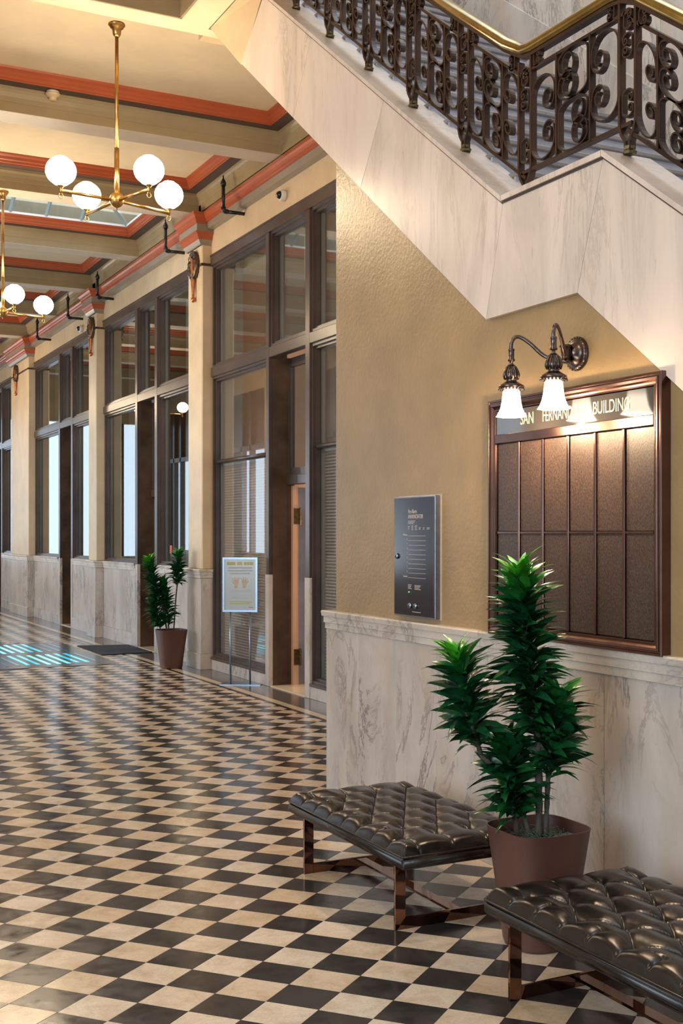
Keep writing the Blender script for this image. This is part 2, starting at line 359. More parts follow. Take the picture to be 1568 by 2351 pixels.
for d, i, j, ins in cells[295:]: tile_geo(bm, ins, lay, rt.random(), 0 if (i+j) % 2 == 0 else 1)
stuff(new_obj('far_tiles', bm, ['tilecream', 'tileblack'], floor))
y = 7.5
k = 0
while y < 33:
    L = 1.15+0.2*((k*37) % 5)/5
    bx('border_stone', 4.743, 4.84, y+.001, y+L-.001, -0.006, 0.0004, 'bordercream', floor)
    bx('border_stone', 4.695, 4.741, y+.001, y+L-.001, -0.006, 0.0002, 'borderblack', floor)
    y += L; k += 1
y = 7.5
while y < 33: bx('edge_slab', 4.842, 5.6, y+.001, y+1.499, -0.006, 0.0, 'slab', floor); y += 1.5
# grey floor panel; glowing cyan bars imitate the skylight's reflection in it
fp = bx('floor_panel', 0.6, 4.35, 16.2, 19.85, -0.006, 0.001, 'grille'); tag(fp, 'grey floor panel with bright cyan glass bars let into the checkered floor', 'floor panel')
rp_ = random.Random(5)
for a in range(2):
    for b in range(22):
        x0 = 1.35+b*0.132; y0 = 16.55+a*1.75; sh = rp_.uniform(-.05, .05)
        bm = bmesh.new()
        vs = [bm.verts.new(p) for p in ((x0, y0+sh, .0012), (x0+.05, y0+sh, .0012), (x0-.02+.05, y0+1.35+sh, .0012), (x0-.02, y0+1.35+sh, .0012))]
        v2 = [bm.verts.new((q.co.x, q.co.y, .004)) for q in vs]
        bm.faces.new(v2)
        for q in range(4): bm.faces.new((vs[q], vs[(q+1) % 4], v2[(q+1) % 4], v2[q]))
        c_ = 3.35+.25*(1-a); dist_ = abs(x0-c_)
        new_obj('reflection_bar', bm, 'cyanbright' if dist_ < .20 else ('cyan' if dist_ < .5 else 'cyandim'), fp)
rug = bmesh.new(); vs = [(4.40, 17.36), (5.16, 17.42), (5.17, 18.75), (4.42, 18.95)]
a = [rug.verts.new((x, y, 0.002)) for x, y in vs]; b = [rug.verts.new((x, y, 0.014)) for x, y in vs]; rug.faces.new(b)
for q in range(4): rug.faces.new((a[q], a[(q+1) % 4], b[(q+1) % 4], b[q]))
tag(fixn(new_obj('door_mat', rug, 'mat')), 'dark blue-grey mat on the floor outside the second shop door', 'mat')

# ================================================================== RIGHT CORRIDOR WALL
XB = 5.2
wall = struct(bx('wall_right', XB, 5.62, 9.7, 36, 5.33, 6.5, 'plaster'))
bx('pier_core', 5.3, 5.62, 7.5, 9.95, 0, 5.33, 'inner', wall)
PIL = [(9.40, 9.95), (14.94, 15.50), (20.40, 20.91), (26.10, 28.02)]
for (a, b) in PIL[1:]: bx('pier_core', 5.24, 5.62, a-.0, b+.0, 0, 5.33, 'inner', wall)
HCAP = 1.29
def cap_profile(x0, dirx=-1, top=HCAP, s=1.0):
    return [(0.0, top-.115*s), (.012, top-.112*s), (.012, top-.075*s), (.020, top-.072*s), (.020, top-.035*s), (.030, top-.032*s), (.034, top-.006), (.030, top), (-.05, top)]
def marble_face(parent, y0, y1, X, name='wainscot_slab', cap=True, z0=0.0):
    # base block, slab and moulded cap for a stretch of dado facing -X
    bx('base_block', X-.012, X+.06, y0+.001, y1-.001, z0, .20, 'marble', parent, .002)
    bx(name, X, X+.06, y0+.001, y1-.001, .202, HCAP-.116, 'marble', parent)
    bm = bmesh.new(); sweep_profile(bm, cap_profile(X), [((X, y0), (-1, 0)), ((X, y1), (-1, 0))]); new_obj('cap_stone', bm, 'marble_cap', parent)
def add_pillar(y0, y1, label, wreath=True):
    p = empty('pillar', (5.06, (y0+y1)/2, 0)); tag(p, label, 'pillar', 'plaster pillars along the shopfronts')
    inv = Vector((-5.06, -(y0+y1)/2, 0))
    def P(o): o.data.transform(Matrix.Translation(inv)); return o
    P(bx('shaft', 5.075, 5.24, y0, y1, HCAP, 5.47, 'plaster', p, .012))
    P(bx('frieze', 5.06, 5.24, y0, y1, 5.84, 6.3, 'beam', p))
    P(bx('base_block', 5.048, 5.24, y0-.012, y1+.012, 0, .20, 'marble', p, .003))
    P(bx('wainscot_slab', 5.06, 5.24, y0, y1, .202, HCAP-.116, 'marble', p, .002))
    path = [((5.24, y1), (0, 1)), ((5.06, y1), (-1, 1)), ((5.06, y0), (-1, -1)), ((5.24, y0), (0, -1))]
    bm = bmesh.new(); sweep_profile(bm, cap_profile(5.06), path); P(fixn(new_obj('cap_stone', bm, 'marble_cap', p)))
    cp = [(0, 5.46), (.008, 5.462), (.012, 5.475), (.030, 5.50), (.042, 5.52), (.045, 5.522), (.050, 5.54), (.056, 5.545), (.070, 5.585), (.092, 5.598), (.096, 5.615), (.08, 5.617), (.08, 5.712),
          (.092, 5.715), (.096, 5.745), (.102, 5.75), (.115, 5.785), (.140, 5.81), (.146, 5.845), (0, 5.85)]
    mi = [1]*5+[0]*6+[1]+[0]*7
    bm = bmesh.new(); sweep_profile(bm, cp, path, mi); P(fixn(new_obj('capital', bm, ['red', 'taupe'], p)))
    bm = bmesh.new()
    for q in ((5.066, 5.24, y0-.010, y0), (5.064, 5.076, y0-.01, y1+.01)): box(bm, q[0], q[1], q[2], q[3], 5.194, 5.227)
    P(new_obj('picture_band', bm, 'jamb', p))
    if wreath:
        yc = (y0+y1)/2-.03 if y1-y0 < 1 else y1-.72; zc = 5.235
        bm = bmesh.new(); pts = []
        for q in range(28):
            an = 2*PI*q/28; pts.append((5.045, yc+.125*math.cos(an), zc+.155*math.sin(an)))
        rs = [0.030+0.012*abs(math.sin(q*PI/2)) for q in range(28)]
        tube(bm, pts, rs, 7, cyc=True)
        for q in range(40):                                   # leaves standing out of the ring
            an = 2*PI*q/40; rad = .125+.02*math.sin(q*2.4); r2 = .155+.02*math.sin(q*2.4)
            c = Vector((5.02+.012*math.cos(q*1.7), yc+rad*math.cos(an), zc+r2*math.sin(an))); t = Vector((0, -math.sin(an), math.cos(an)))
            o_ = Vector((-.5, math.cos(an)*(1 if q % 2 else -1), math.sin(an)*(1 if q % 2 else -1)))
            ws = [bm.verts.new(c-t*.012), bm.verts.new(c+o_*.018+t*.012), bm.verts.new(c+t*.040), bm.verts.new(c-o_*.006+t*.01)]
            bm.faces.new(ws)
        w = P(new_obj('wreath', bm, 'wreath', p, True)); w['label'] = 'bronzed leaf wreath hung on the pillar front'
        bm = bmesh.new(); lathe(bm, [(.006, .10), (.03, .095), (.034, .05), (.028, .0), (.04, -.02), (.036, -.06), (.030, -.2), (.020, -.36), (.018, -.40), (.030, -.42), (.026, -.46), (.006, -.475)], 12, (5.04, yc, 5.23))
        P(new_obj('torch', bm, 'torch', p, True))['label'] = 'copper torch tail hanging below the wreath'
    return p
add_pillar(9.40, 9.95, 'plaster pillar hidden behind the stair wall, nearest of the row', False)
add_pillar(14.94, 15.50, 'cream pillar with wreath beside the far potted plant, nearest visible of the row')
add_pillar(20.40, 20.91, 'slim cream pillar with wreath between the second and third shopfronts')
add_pillar(26.10, 28.02, 'wide cream pillar with wreath at the far left end of the row')
# cornice running between the pillars
for a, b in ((9.95, 14.94), (15.5, 20.4), (20.91, 26.1), (28.02, 36)):
    bm = bmesh.new()
    sweep_profile(bm, [(-.1, 5.645), (0, 5.645), (.085, 5.65), (.085, 5.735), (.105, 5.737), (.105, 5.765), (.120, 5.775), (.130, 5.80), (.148, 5.82), (.148, 5.855), (.10, 5.857), (.10, 5.97), (.11, 5.985), (.10, 6.02), (.13, 6.06), (.16, 6.10), (.16, 6.13)],
                  [((XB, a), (-1, 0)), ((XB, b), (-1, 0))], [1, 1, 1, 0, 0, 0, 0, 0, 0, 0, 2, 2, 2, 2, 2, 2])
    c = new_obj('cornice', bm, ['red', 'taupe', 'beam'], wall)
# shopfront bays
def opening(parent, y0, y1, z0, z1, sill='frame', transom=None, xg=5.29, glass=True):
    w1, w2 = .03, .028
    bm = bmesh.new()
    for k, (xa, xb, o0, o1) in enumerate(((5.215, 5.30, 0, w1), (5.245, 5.30, w1, w1+w2))):
        box(bm, xa, xb, y0+o0, y0+o1, z0+o0, z1-o0); box(bm, xa, xb, y1-o1, y1-o0, z0+o0, z1-o0)
        box(bm, xa, xb, y0+o1, y1-o1, z1-o1, z1-o0); box(bm, xa, xb, y0+o1, y1-o1, z0+o0, z0+o1)
    new_obj('window_frame', bm, 'frame', parent)
    if glass:
        o = w1+w2
        bx('pane', xg, xg+.006, y0+o, y1-o, z0+o, z1-o, 'glass', parent)
def bay(idx, yn, yf, members, tall_sill, z_bottom):
    # yn near end, yf far end; members = [(y0,y1,kind)] from far to near, kind 'w' window, 'd' door, 'm' mullion
    w = empty('window_%d' % idx, (0, 0, 0)); struct(w)
    bm = bmesh.new(); box(bm, XB-.012, 5.30, yn, yf, 5.20, 5.33); box(bm, XB-.02, XB, yn, yf, 5.315, 5.335); new_obj('header_board', bm, 'frame', w)
    bx('mid_rail', XB-.008, 5.30, yn, yf, 3.765, 3.885, 'frame', w, .006)
    for y0, y1, k in members:
        if k == 'm':
            bx('mullion', XB-.010, 5.42, y0, y1, HCAP-.01, 5.2, 'frame', w, .004)
            bx('mullion_stone', XB-.014, 5.26, y0-.01, y1+.01, 0, HCAP-.01, 'marble', w, .004)
            bx('mullion_back', 5.26, 5.42, y0+.005, y1-.005, 0, HCAP-.01, 'jamb', w)
            continue
        opening(w, y0, y1, 3.885, 5.20)
        if k == 'w':
            zb = z_bottom if z_bottom > 1 else .16
            opening(w, y0, y1, zb, 3.765)
            if z_bottom > 1: marble_face(w, y0-.0, y1+.0, XB)
            else:
                n = 3; L = (y1-y0)/n
                for q in range(n): bx('base_block', XB-.005, 5.30, y0+q*L+.002, y0+(q+1)*L-.002, 0, .13, 'marble', w, .003)
                bx('sill', XB-.015, 5.30, y0, y1, .132, .162, 'jamb', w, .004)
                bm = bmesh.new(); tube(bm, [(5.262, y0+.02, 2.672), (5.262, y1-.02, 2.672)], .026, 10); new_obj('push_bar', bm, 'frame', w, True)
        # deep inner reveal on the far side of each opening
        zl = 3.9 if k == 'd' else (HCAP if z_bottom > 1 else .16)
        bx('inner_reveal', 5.33, 5.62, y1-.03, y1+.05, zl, 5.2, 'inner' if idx == 1 else 'jamb', w)
        bx('inner_casing', 5.302, 5.33, y1-.10, y1+.05, zl, 5.2, 'inner', w)
    return w
# bay 1: tall window, open door, tall window
w1 = bay(1, 9.95, 14.94, [(13.03, 14.93, 'w'), (12.94, 13.03, 'm'), (11.90, 12.94, 'd'), (11.79, 11.90, 'm'), (9.96, 11.79, 'w')], False, .16)
w2 = bay(2, 15.50, 20.40, [(18.45, 20.39, 'w'), (18.33, 18.45, 'm'), (17.42, 18.33, 'd'), (17.30, 17.42, 'm'), (15.51, 17.30, 'w')], True, HCAP)
w3 = bay(3, 20.91, 26.10, [(23.78, 26.09, 'w'), (23.66, 23.78, 'm'), (22.74, 23.66, 'd'), (22.62, 22.74, 'm'), (20.92, 22.62, 'w')], True, HCAP)
w4 = bay(4, 28.02, 33.0, [(31.0, 32.9, 'w'), (30.9, 31.0, 'm'), (29.9, 30.9, 'd'), (29.8, 29.9, 'm'), (28.03, 29.8, 'w')], True, HCAP)
def doorway(idx, y0, y1, leaf_open, w):
    d = empty('door_%d' % idx); struct(d)
    bx('door_jamb', 5.42, 5.50, y1-.02, y1+.06, 0, 3.77, 'jamb', d); bx('door_jamb', 5.20, 5.50, y0-.03, y0+.015, 0, 3.77, 'jamb', d)
    bx('door_jamb', 5.235, 5.42, y1-.012, y1, 0, 3.77, 'jamb', d)
    bx('door_stop', 5.46, 5.53, y1-.075, y1-.02, 0, 2.30, 'peach', d)
    bx('transom_bar', 5.40, 5.50, y0+.01, y1-.02, 2.31, 2.42, 'frame', d, .006)
    bm = bmesh.new()
    for q in ((y0+.01, y0+.085), (y1-.10, y1-.02)): box(bm, 5.42, 5.47, q[0], q[1], 2.42, 3.76)
    box(bm, 5.42, 5.47, y0+.08, y1-.09, 2.42, 2.50); box(bm, 5.42, 5.47, y0+.08, y1-.09, 3.66, 3.76)
    new_obj('transom_sash', bm, 'frame', d)
    bx('transom_pane', 5.443, 5.449, y0+.085, y1-.10, 2.50, 3.66, 'glass', d)
    bx('threshold', 5.2, 5.6, y0, y1, -.004, .012, 'bordercream', d, .003)
    if leaf_open:
        lf = bmesh.new(); L = .88
        box(lf, 0, .045, -L, 0, .02, 2.28)
        o = new_obj('door_leaf', lf, 'doorblue', d)
        hx, hy = 5.53, y1-.08; o.location = (hx, hy, 0); o.rotation_euler = (0, 0, math.radians(84))
        for (za, zb) in ((.15, .75), (.85, 1.15)):
            q = bmesh.new(); box(q, -.006, 0, -L+.12, -.12, za, zb); bmesh.ops.bevel(q, geom=q.edges[:], offset=.003, segments=1, affect='EDGES'); new_obj('door_panel', q, 'doorblue', o)
        q = bmesh.new(); box(q, -.008, -.001, -L+.12, -.12, 1.3, 2.13); new_obj('door_glass', q, 'poster', o)
        for z in (.33, 1.95):
            q = bmesh.new(); box(q, 5.47, 5.545, y1-.085, y1-.070, z-.09, z+.09); tube(q, [(5.545, y1-.085, z-.1), (5.545, y1-.085, z+.1)], .011, 8); new_obj('hinge', q, 'antique', d)
        tx = text('transom_letters', 'EXIT', (5.44, y0+.42, 2.56), .155, 'printblack', d, .50, mirror=True); 
    else:
        bm = bmesh.new()
        box(bm, 5.44, 5.485, y0+.015, y0+.13, .015, 2.30); box(bm, 5.44, 5.485, y1-.15, y1-.02, .015, 2.30)
        for a, b in ((.015, .25), (1.0, 1.15), (2.12, 2.30)): box(bm, 5.44, 5.485, y0+.13, y1-.15, a, b)
        lf = new_obj('door_leaf', bm, 'frame', d)
        bx('door_panel', 5.455, 5.475, y0+.13, y1-.15, .25, 1.0, 'frame', lf); bx('door_glass', 5.46, 5.466, y0+.13, y1-.15, 1.15, 2.12, 'glass', lf)
        bm = bmesh.new()
        for z in range(34): box(bm, 5.478, 5.500, y0+.14, y1-.16, 1.16+z*.028, 1.163+z*.028)
        stuff(new_obj('blind_slats', bm, 'slat', lf))
        bm = bmesh.new(); tube(bm, [(5.43, y0+.075, 1.05), (5.40, y0+.075, 1.05), (5.40, y0+.15, 1.05)], .009, 8); new_obj('handle', bm, 'antique', lf)
doorway(1, 11.90, 12.94, True, w1); doorway(2, 17.42, 18.33, False, w2); doorway(3, 22.74, 23.66, False, w3)
# blinds behind the near shopfront
for (y0, y1, n_) in ((13.10, 14.82, 'left'), (10.05, 11.72, 'right')):
    bl = empty('venetian_blind', (5.335, (y0+y1)/2, 0)); tag(bl, 'half-open %s blind hanging inside the near shopfront, %s of its door' % (('pale slatted', 'left') if n_ == 'left' else ('warm peach slatted', 'right')), 'blind')
    yc = (y0+y1)/2
    bm = bmesh.new(); z = .22
    while z < 2.62:
        a = [bm.verts.new(p) for p in ((-.011, y0-yc, z-.009), (.011, y0-yc, z+.007), (.011, y1-yc, z+.007), (-.011, y1-yc, z-.009))]
        b = [bm.verts.new(q.co+Vector((0, 0, .0012))) for q in a]
        bm.faces.new(a[::-1]); bm.faces.new(b)
        for k in range(4): bm.faces.new((a[k], a[(k+1) % 4], b[(k+1) % 4], b[k]))
        z += .034
    stuff(new_obj('slats', bm, 'slat', bl))
    q = bmesh.new(); box(q, -.018, .018, y0-yc, y1-yc, 2.62, 2.66); new_obj('head_rail', q, 'slat', bl)
    q = bmesh.new(); box(q, -.014, .014, y0-yc, y1-yc, .19, .21); new_obj('bottom_rail', q, 'slat', bl)
    for k in (-.55, 0, .55): q = bmesh.new(); tube(q, [(-.014, k, .2), (-.014, k, 2.63)], .0015, 4); new_obj('cord', q, 'slat', bl)
# rooms behind: back wall of tall gridded windows onto daylight, partitions, floor
XR = 8.0
rw = struct(bx('wall_back_rooms', XR, XR+.2, 8, 40, 0, 1.42, 'inner')); bx('wall_head', XR, XR+.2, 8, 40, 4.55, 6.5, 'inner', rw)
bx('transom_beam', XR, XR+.2, 8, 40, 3.40, 3.56, 'beam', rw)
y = 9.2; k = 0
while y < 39:
    bx('pier', XR-.05, XR+.2, y, y+.35, 1.42, 4.55, 'inner', rw)
    bm = bmesh.new()
    for q in range(1, 4): box(bm, XR+.05, XR+.09, y+.35+q*.5625-.02, y+.35+q*.5625+.02, 1.42, 4.55)
    for z in (1.98, 2.48, 2.94, 4.04): box(bm, XR+.05, XR+.09, y+.35, y+2.6, z-.02, z+.02)
    new_obj('muntins', bm, 'beam', rw)
    y += 2.6
bx('room_floor', 5.62, XR+.2, 8, 40, -.1, 0, 'slab', rw); bx('room_ceiling', 5.62, XR+.2, 8, 40, 5.2, 5.45, 'ceil', rw)
for yy, mt in ((9.6, 'peach'), (15.2, 'peach'), (20.6, 'inner'), (27, 'inner')): bx('partition', 5.62, XR, yy, yy+.12, 0, 5.2, mt, rw)
# pale building across the street, seen through the shop windows
nb = bx('neighbour_building', 15, 16, 5, 75, -1, 5.0, 'peach'); tag(nb, 'pale rosy building across the street beyond the shop windows', 'building')
for k in range(24): bx('window', 14.97, 15.0, 7+k*2.8, 8.2+k*2.8, 1.5, 3.4, 'headerglass', nb)

# left side of the corridor and the lobby shell (outside the frame; seen in reflections)
wl = struct(bx('wall_left', -.3, -.02, 9.4, 36, 5.2, 6.5, 'plaster'))
yy = 9.4
while yy < 35:
    bx('pier', -.3, .14, yy, yy+.55, 0, 5.86, 'plaster', wl); bx('dado', -.06, -.0, yy+.55, yy+5.45, 0, 1.29, 'marble', wl)
    bm = bmesh.new()
    for q in (1.85, 2.45, 3.4, 4.2): box(bm, -.15, -.02, yy+q, yy+q+.1, 1.29, 5.2)
    box(bm, -.15, -.02, yy+.55, yy+5.45, 3.77, 3.89); new_obj('frame', bm, 'frame', wl)
    bx('upper_opening_block', -.14, -.10, yy+.55, yy+5.45, 3.89, 5.2, 'jamb', wl); bx('door_opening_block', -.14, -.10, yy+2.5, yy+3.4, 0, 3.8, 'jamb', wl); bx('blind', -.14, -.10, yy+4.3, yy+5.45, 1.29, 3.77, 'inner', wl)  # panels added across unseen left openings to cut daylight and reflections
    yy += 5.45
struct(bx('wall_lobby_left', -7.2, -7, -8, 9.4, 0, 6.5, 'plaster')); struct(bx('wall_lobby_far', -7.2, -.0, 9.4, 9.6, 0, 6.5, 'plaster'))
ef = struct(bx('wall_entrance', -7, -5.4, -8.2, -8, 0, 6.5, 'plaster')); bx('wall_part', 1.5, 6.2, -8.2, -8, 0, 9.2, 'plaster', ef); bx('wall_part', -5.4, 1.5, -8.2, -8, 4.6, 6.5, 'plaster', ef)
for k in range(5): bx('entrance_post', -5.4+k*1.68, -5.28+k*1.68, -8.2, -8.1, 0, 4.6, 'frame', ef)
fw = struct(bx('wall_far', -.3, 5.62, 34.5, 34.7, 0, 1.1, 'marble')); bx('wall_part', -.3, 5.62, 34.5, 34.7, 4.9, 6.5, 'plaster', fw)
for k in range(5): bx('window_post', k*1.3-.1, k*1.3+.1, 34.5, 34.7, 1.1, 4.9, 'frame', fw)

# ================================================================== CEILING
ZB = 5.88; ZD = 6.11; ZC = 6.235
ceil = struct(bx('ceiling', -7, 3.20, -8, 8.0, ZB, ZB+.5, 'ceil'))
# landing slab next to the stair, with its shallow square recess
bx('ceiling_slab', 3.02, 3.28, 8.0, 9.64, ZB, ZB+.4, 'ceil', ceil); bx('ceiling_slab', -2, 3.02, 9.38, 9.64, ZB, ZB+.4, 'ceil', ceil)
bx('ceiling_slab', 3.28, 5.6, 9.5, 9.64, ZB, ZB+.4, 'ceil', ceil)
bm = bmesh.new()
box(bm, 3.0, 3.02, 8.0, 9.38, ZB-.012, ZB+.16); box(bm, 0.5, 3.02, 9.37, 9.39, ZB-.012, ZB+.16); new_obj('recess_trim', bm, 'beam', ceil)
bx('recess_top', -2, 3.02, 8.0, 9.38, ZB+.16, ZB+.2, 'beam', ceil)
XL, XRt = 0.10, 5.06
beams = [(9.0, 9.64), (12.27, 12.60), (15.02, 15.36), (17.80, 18.12), (20.58, 20.90), (23.35, 23.67), (26.1, 26.45), (28.9, 29.2), (31.7, 32.0)]
for a, b in beams[1:]: bx('beam', XL-.2, XRt+.2, a+.012, b-.012, ZB, 6.5, 'beam', ceil)
for a, b in beams[1:]: bx('beam_underside', XL-.2, XRt, a+.0, b-.0, ZB-.004, ZB, 'soffit', ceil)
CP = [(0, ZB), (0, 5.97), (.006, 5.973), (.008, 5.985), (.014, 6.02), (.028, 6.06), (.046, 6.085), (.050, 6.105), (.052, 6.112), (.19, 6.112), (.192, 6.125), (.205, 6.130), (.210, 6.155), (.222, 6.165), (.228, 6.195), (.250, 6.215), (.258, ZC)]
CM = [0]*8+[1]+[2]*7
for k in range(len(beams)-1):
    y0 = beams[k][1]; y1 = beams[k+1][0]; sky = (k == 2)
    bm = bmesh.new(); x0, x1 = XL, XRt
    cyc = [((x0, y0), (1, 1)), ((x1, y0), (-1, 1)), ((x1, y1), (-1, -1)), ((x0, y1), (1, -1)), ((x0, y0), (1, 1))]
    sweep_profile(bm, CP, cyc, CM)
    o = fixn(new_obj('coffer_moulding', bm, ['beam', 'brownband', 'red'], ceil)); 
    if not sky: bx('coffer_panel', x0+.2, x1-.2, y0+.2, y1-.2, ZC, ZC+.03, 'ceil', ceil)
# skylight shaft over the third coffer
y0, y1 = beams[2][1]+.258, beams[3][0]-.258; x0, x1 = XL+.258, XRt-.258
sk = struct(empty('skylight_frame'))
bm = bmesh.new()
zt = ZC+.03
box(bm, x1, x1+.05, y0, y1, ZC, zt); box(bm, x0-.05, x0, y0, y1, ZC, zt); box(bm, x0, x1, y1, y1+.05, ZC, zt); box(bm, x0, x1, y0-.05, y0, ZC, zt)
new_obj('light_shaft', bm, 'whiteshaft', sk)
ym = (y0+y1)/2; zr = zt+.5
for q in range(8):
    xx = x0+.35+q*(x1-x0-1.0)/7
    for ys in (y0, y1):
        bm = bmesh.new(); tube(bm, [(xx, ys, zt), (xx, ym, zr)], .028, 4); new_obj('glazing_bar', bm, 'sky_tint', sk)
for (a, b) in (((x1, y0), (x1-.9, ym)), ((x1, y1), (x1-.9, ym)), ((x1, ym), (x1-.9, ym)), ((x1, y0+.4), (x1-.45, y0+.5))):
    bm = bmesh.new(); tube(bm, [(a[0], a[1], zt), (b[0], b[1], zr)], .028, 4); new_obj('glazing_bar', bm, 'sky_tint', sk)
bm = bmesh.new(); tube(bm, [(x0, ym, zr), (x1-.9, ym, zr)], .035, 6); new_obj('ridge_bar', bm, 'sky_tint', sk)
bm = bmesh.new(); a = [bm.verts.new(p) for p in ((x0, y0, zt), (x1, y0, zt), (x1, y1, zt), (x0, y1, zt), (x0, ym, zr), (x1-.9, ym, zr))]
for f in ((0, 1, 5, 4), (1, 2, 5), (2, 3, 4, 5), (3, 0, 4)): bm.faces.new([a[i] for i in f])
new_obj('skylight_pane', bm, 'skyglass', sk)
# roof above so that the sky only enters through the skylight
rf = struct(bx('trim_1', -.6, 5.9, 9.7, y0-.3, 6.5, 6.6, 'ceil')); bx('roof_part', -.6, 5.9, y1+.3, 36, 6.5, 6.6, 'ceil', rf)

# ================================================================== STAIR WALL (near right)
XA = 3.44
wa = struct(bx('wall_stair', XA, 3.75, -3, 7.37, 1.10, 2.86, 'plaster_gold'))
bm = bmesh.new(); prism_yz(bm, [(7.37, 2.86), (7.37, 4.262), (5.45, 2.90), (4.6, 2.90), (4.4, 2.86)], XA, 3.75)
fixn(new_obj('wall_upper', bm, 'plaster_gold', wa))
bx('wall_end', 3.75, 5.2, 7.0, 7.30, 0, 4.1, 'plaster_gold', wa); bx('wall_core', 3.5, 3.75, -3, 7.4, 0, 1.1, 'plaster_gold', wa)
# dado: slabs with joints, moulded cap stones
jy = [-1.2, .2, 1.5, 2.6, 3.55, 4.45, 5.39, 6.0, 6.491, 7.008, 7.49]
for a, b in zip(jy, jy[1:]): bx('wainscot_slab', 3.428, 3.5, a+.0012, b-.0012, .0, 1.107, 'marble', wa, .0015)
bx('wainscot_end', 3.43, 3.75, 7.49, 7.505, 0, 1.107, 'marble', wa); bx('wainscot_end', 3.75, 5.2, 7.30, 7.40, 0, 1.23, 'marble', wa)
jc = [-1.2, 1.2, 3.2, 5.498, 6.72, 7.30, 7.51]
for n_, (a, b) in enumerate(zip(jc, jc[1:])):
    bm = bmesh.new(); pr = [(0, 1.107), (.010, 1.109), (.010, 1.147), (.018, 1.150), (.018, 1.190), (.028, 1.193), (.033, 1.222), (.028, 1.231), (-.03, 1.233)]
    path = [((3.428, a+.001), (-1, 0)), ((3.428, b-.001), (-1, 0))]
    if n_ == len(jc)-2: path = [((3.428, a+.001), (-1, 0)), ((3.428, 7.49), (-1, 1)), ((3.74, 7.49), (0, 1))]
    sweep_profile(bm, pr, path); fixn(new_obj('cap_stone', bm, 'marble_cap', wa))
# ---- staircase
st = empty('staircase', (3.44, 5.0, 0)); tag(st, 'white marble staircase rising to the upper left behind the iron railing', 'staircase')
def ST(o): o.data.transform(Matrix.Translation((-3.44, -5.0, 0))); o.parent = st; return o
SL = .7125; XF = 3.415
def zt_(y): return 3.494+(y-5.277)*SL if y > 5.277 else (3.498 if y > 4.439 else 3.502+(y-4.439)*SL)
def zb_(y): return 2.883+(y-5.442)*SL if y > 5.442 else (2.885 if y > 4.638 else 2.886+(y-4.638)*SL*1.03)
# fascia slabs, cut by slanted joints (bottom y, top y)
joints = [(9.101, 8.62), (8.05, 7.72), (6.95, 6.62), (5.442, 5.277), (4.638, 4.439), (3.6, 3.4), (2.4, 2.2)]
for (b1, t1), (b0, t0) in zip(joints, joints[1:]):
    bm = bmesh.new(); e = .0015
    prism_yz(bm, [(b0+e, zb_(b0+e)), (b1-e, zb_(b1-e)), (t1-e, zt_(t1-e)-.03), (t0+e, zt_(t0+e)-.03)], XF, XF+.05)
    ST(fixn(new_obj('fascia_slab', bm, 'fascia')))
bm = bmesh.new()
prism_yz(bm, [(2.2, zb_(2.2)+.01), (4.638, 2.90), (5.442, 2.90), (9.6, zb_(9.6)+.01), (9.6, zt_(9.6)-.03), (5.277, 3.46), (4.439, 3.46), (2.2, zt_(2.2)-.03)], XF+.05, 3.66)
ST(fixn(new_obj('stringer_core', bm, 'plaster')))
# yellow plaster wedge meeting the ceiling
bm = bmesh.new()
a = [bm.verts.new(p) for p in ((3.418, 9.101, 5.476), (3.289, 9.473, 5.88), (3.289, 7.6, 5.88), (3.418, 8.0, 6.4), (3.418, 8.62, 5.88+.1))]
b = [bm.verts.new((3.66, v.co.y, v.co.z)) for v in a]
bm.faces.new(a); bm.faces.new(b[::-1])
for k in range(5): bm.faces.new((a[k], b[k], b[(k+1) % 5], a[(k+1) % 5]))
ST(fixn(new_obj('plaster_wedge', bm, 'plaster')))
# curb cap stones on top of the stringer
caps = [(9.6, 8.0), (8.0, 6.55), (6.55, 5.277), (5.277, 4.439), (4.439, 3.3), (3.3, 2.2)]
for a, b in caps:
    bm = bmesh.new(); e = .0015; y1, y0 = a-e, b+e
    z1, z0 = zt_(y1), zt_(y0)
    if b == 4.439: z1 = z0 = 3.498
    prism_yz(bm, [(y0, z0-.028), (y1, z1-.028), (y1, z1), (y0, z0)], XF-.016, 3.69)
    ST(fixn(new_obj('curb_cap', bm, 'fascia')))
    bm = bmesh.new(); prism_yz(bm, [(y0, z0-.040), (y1, z1-.040), (y1, z1-.028), (y0, z0-.028)], XF-.004, 3.6); ST(fixn(new_obj('curb_bed', bm, 'brownband')))
# steps
XW = 5.50
for k in range(24):
    yk = 5.05+k*.2385; zk = 3.36+k*.17
    bx('o', 3.66, XW, yk, yk+.02, zk-.17+.03, zk, 'step'); o = D.objects[-1] if False else COL.objects[-1]; o.name = 'riser'; ST(o)
    bx('o', 3.66, XW+.01, yk-.025, yk+.26, zk-.0, zk+.032, 'tread', None, .006); o = COL.objects[-1]; o.name = 'tread'; ST(o)
ST(bx('landing', 3.66, XW, 4.2, 5.06, 3.14, 3.22, 'tread'))
for k in range(7):
    yk = 4.2-k*.2385; zk = 3.19-k*.17
    ST(bx('tread', 3.66, XW+.01, yk-.26, yk+.01, zk-.17, zk-.138, 'tread', None, .006))
    ST(bx('riser', 3.66, XW, yk, yk+.02, zk-.15, zk, 'step'))
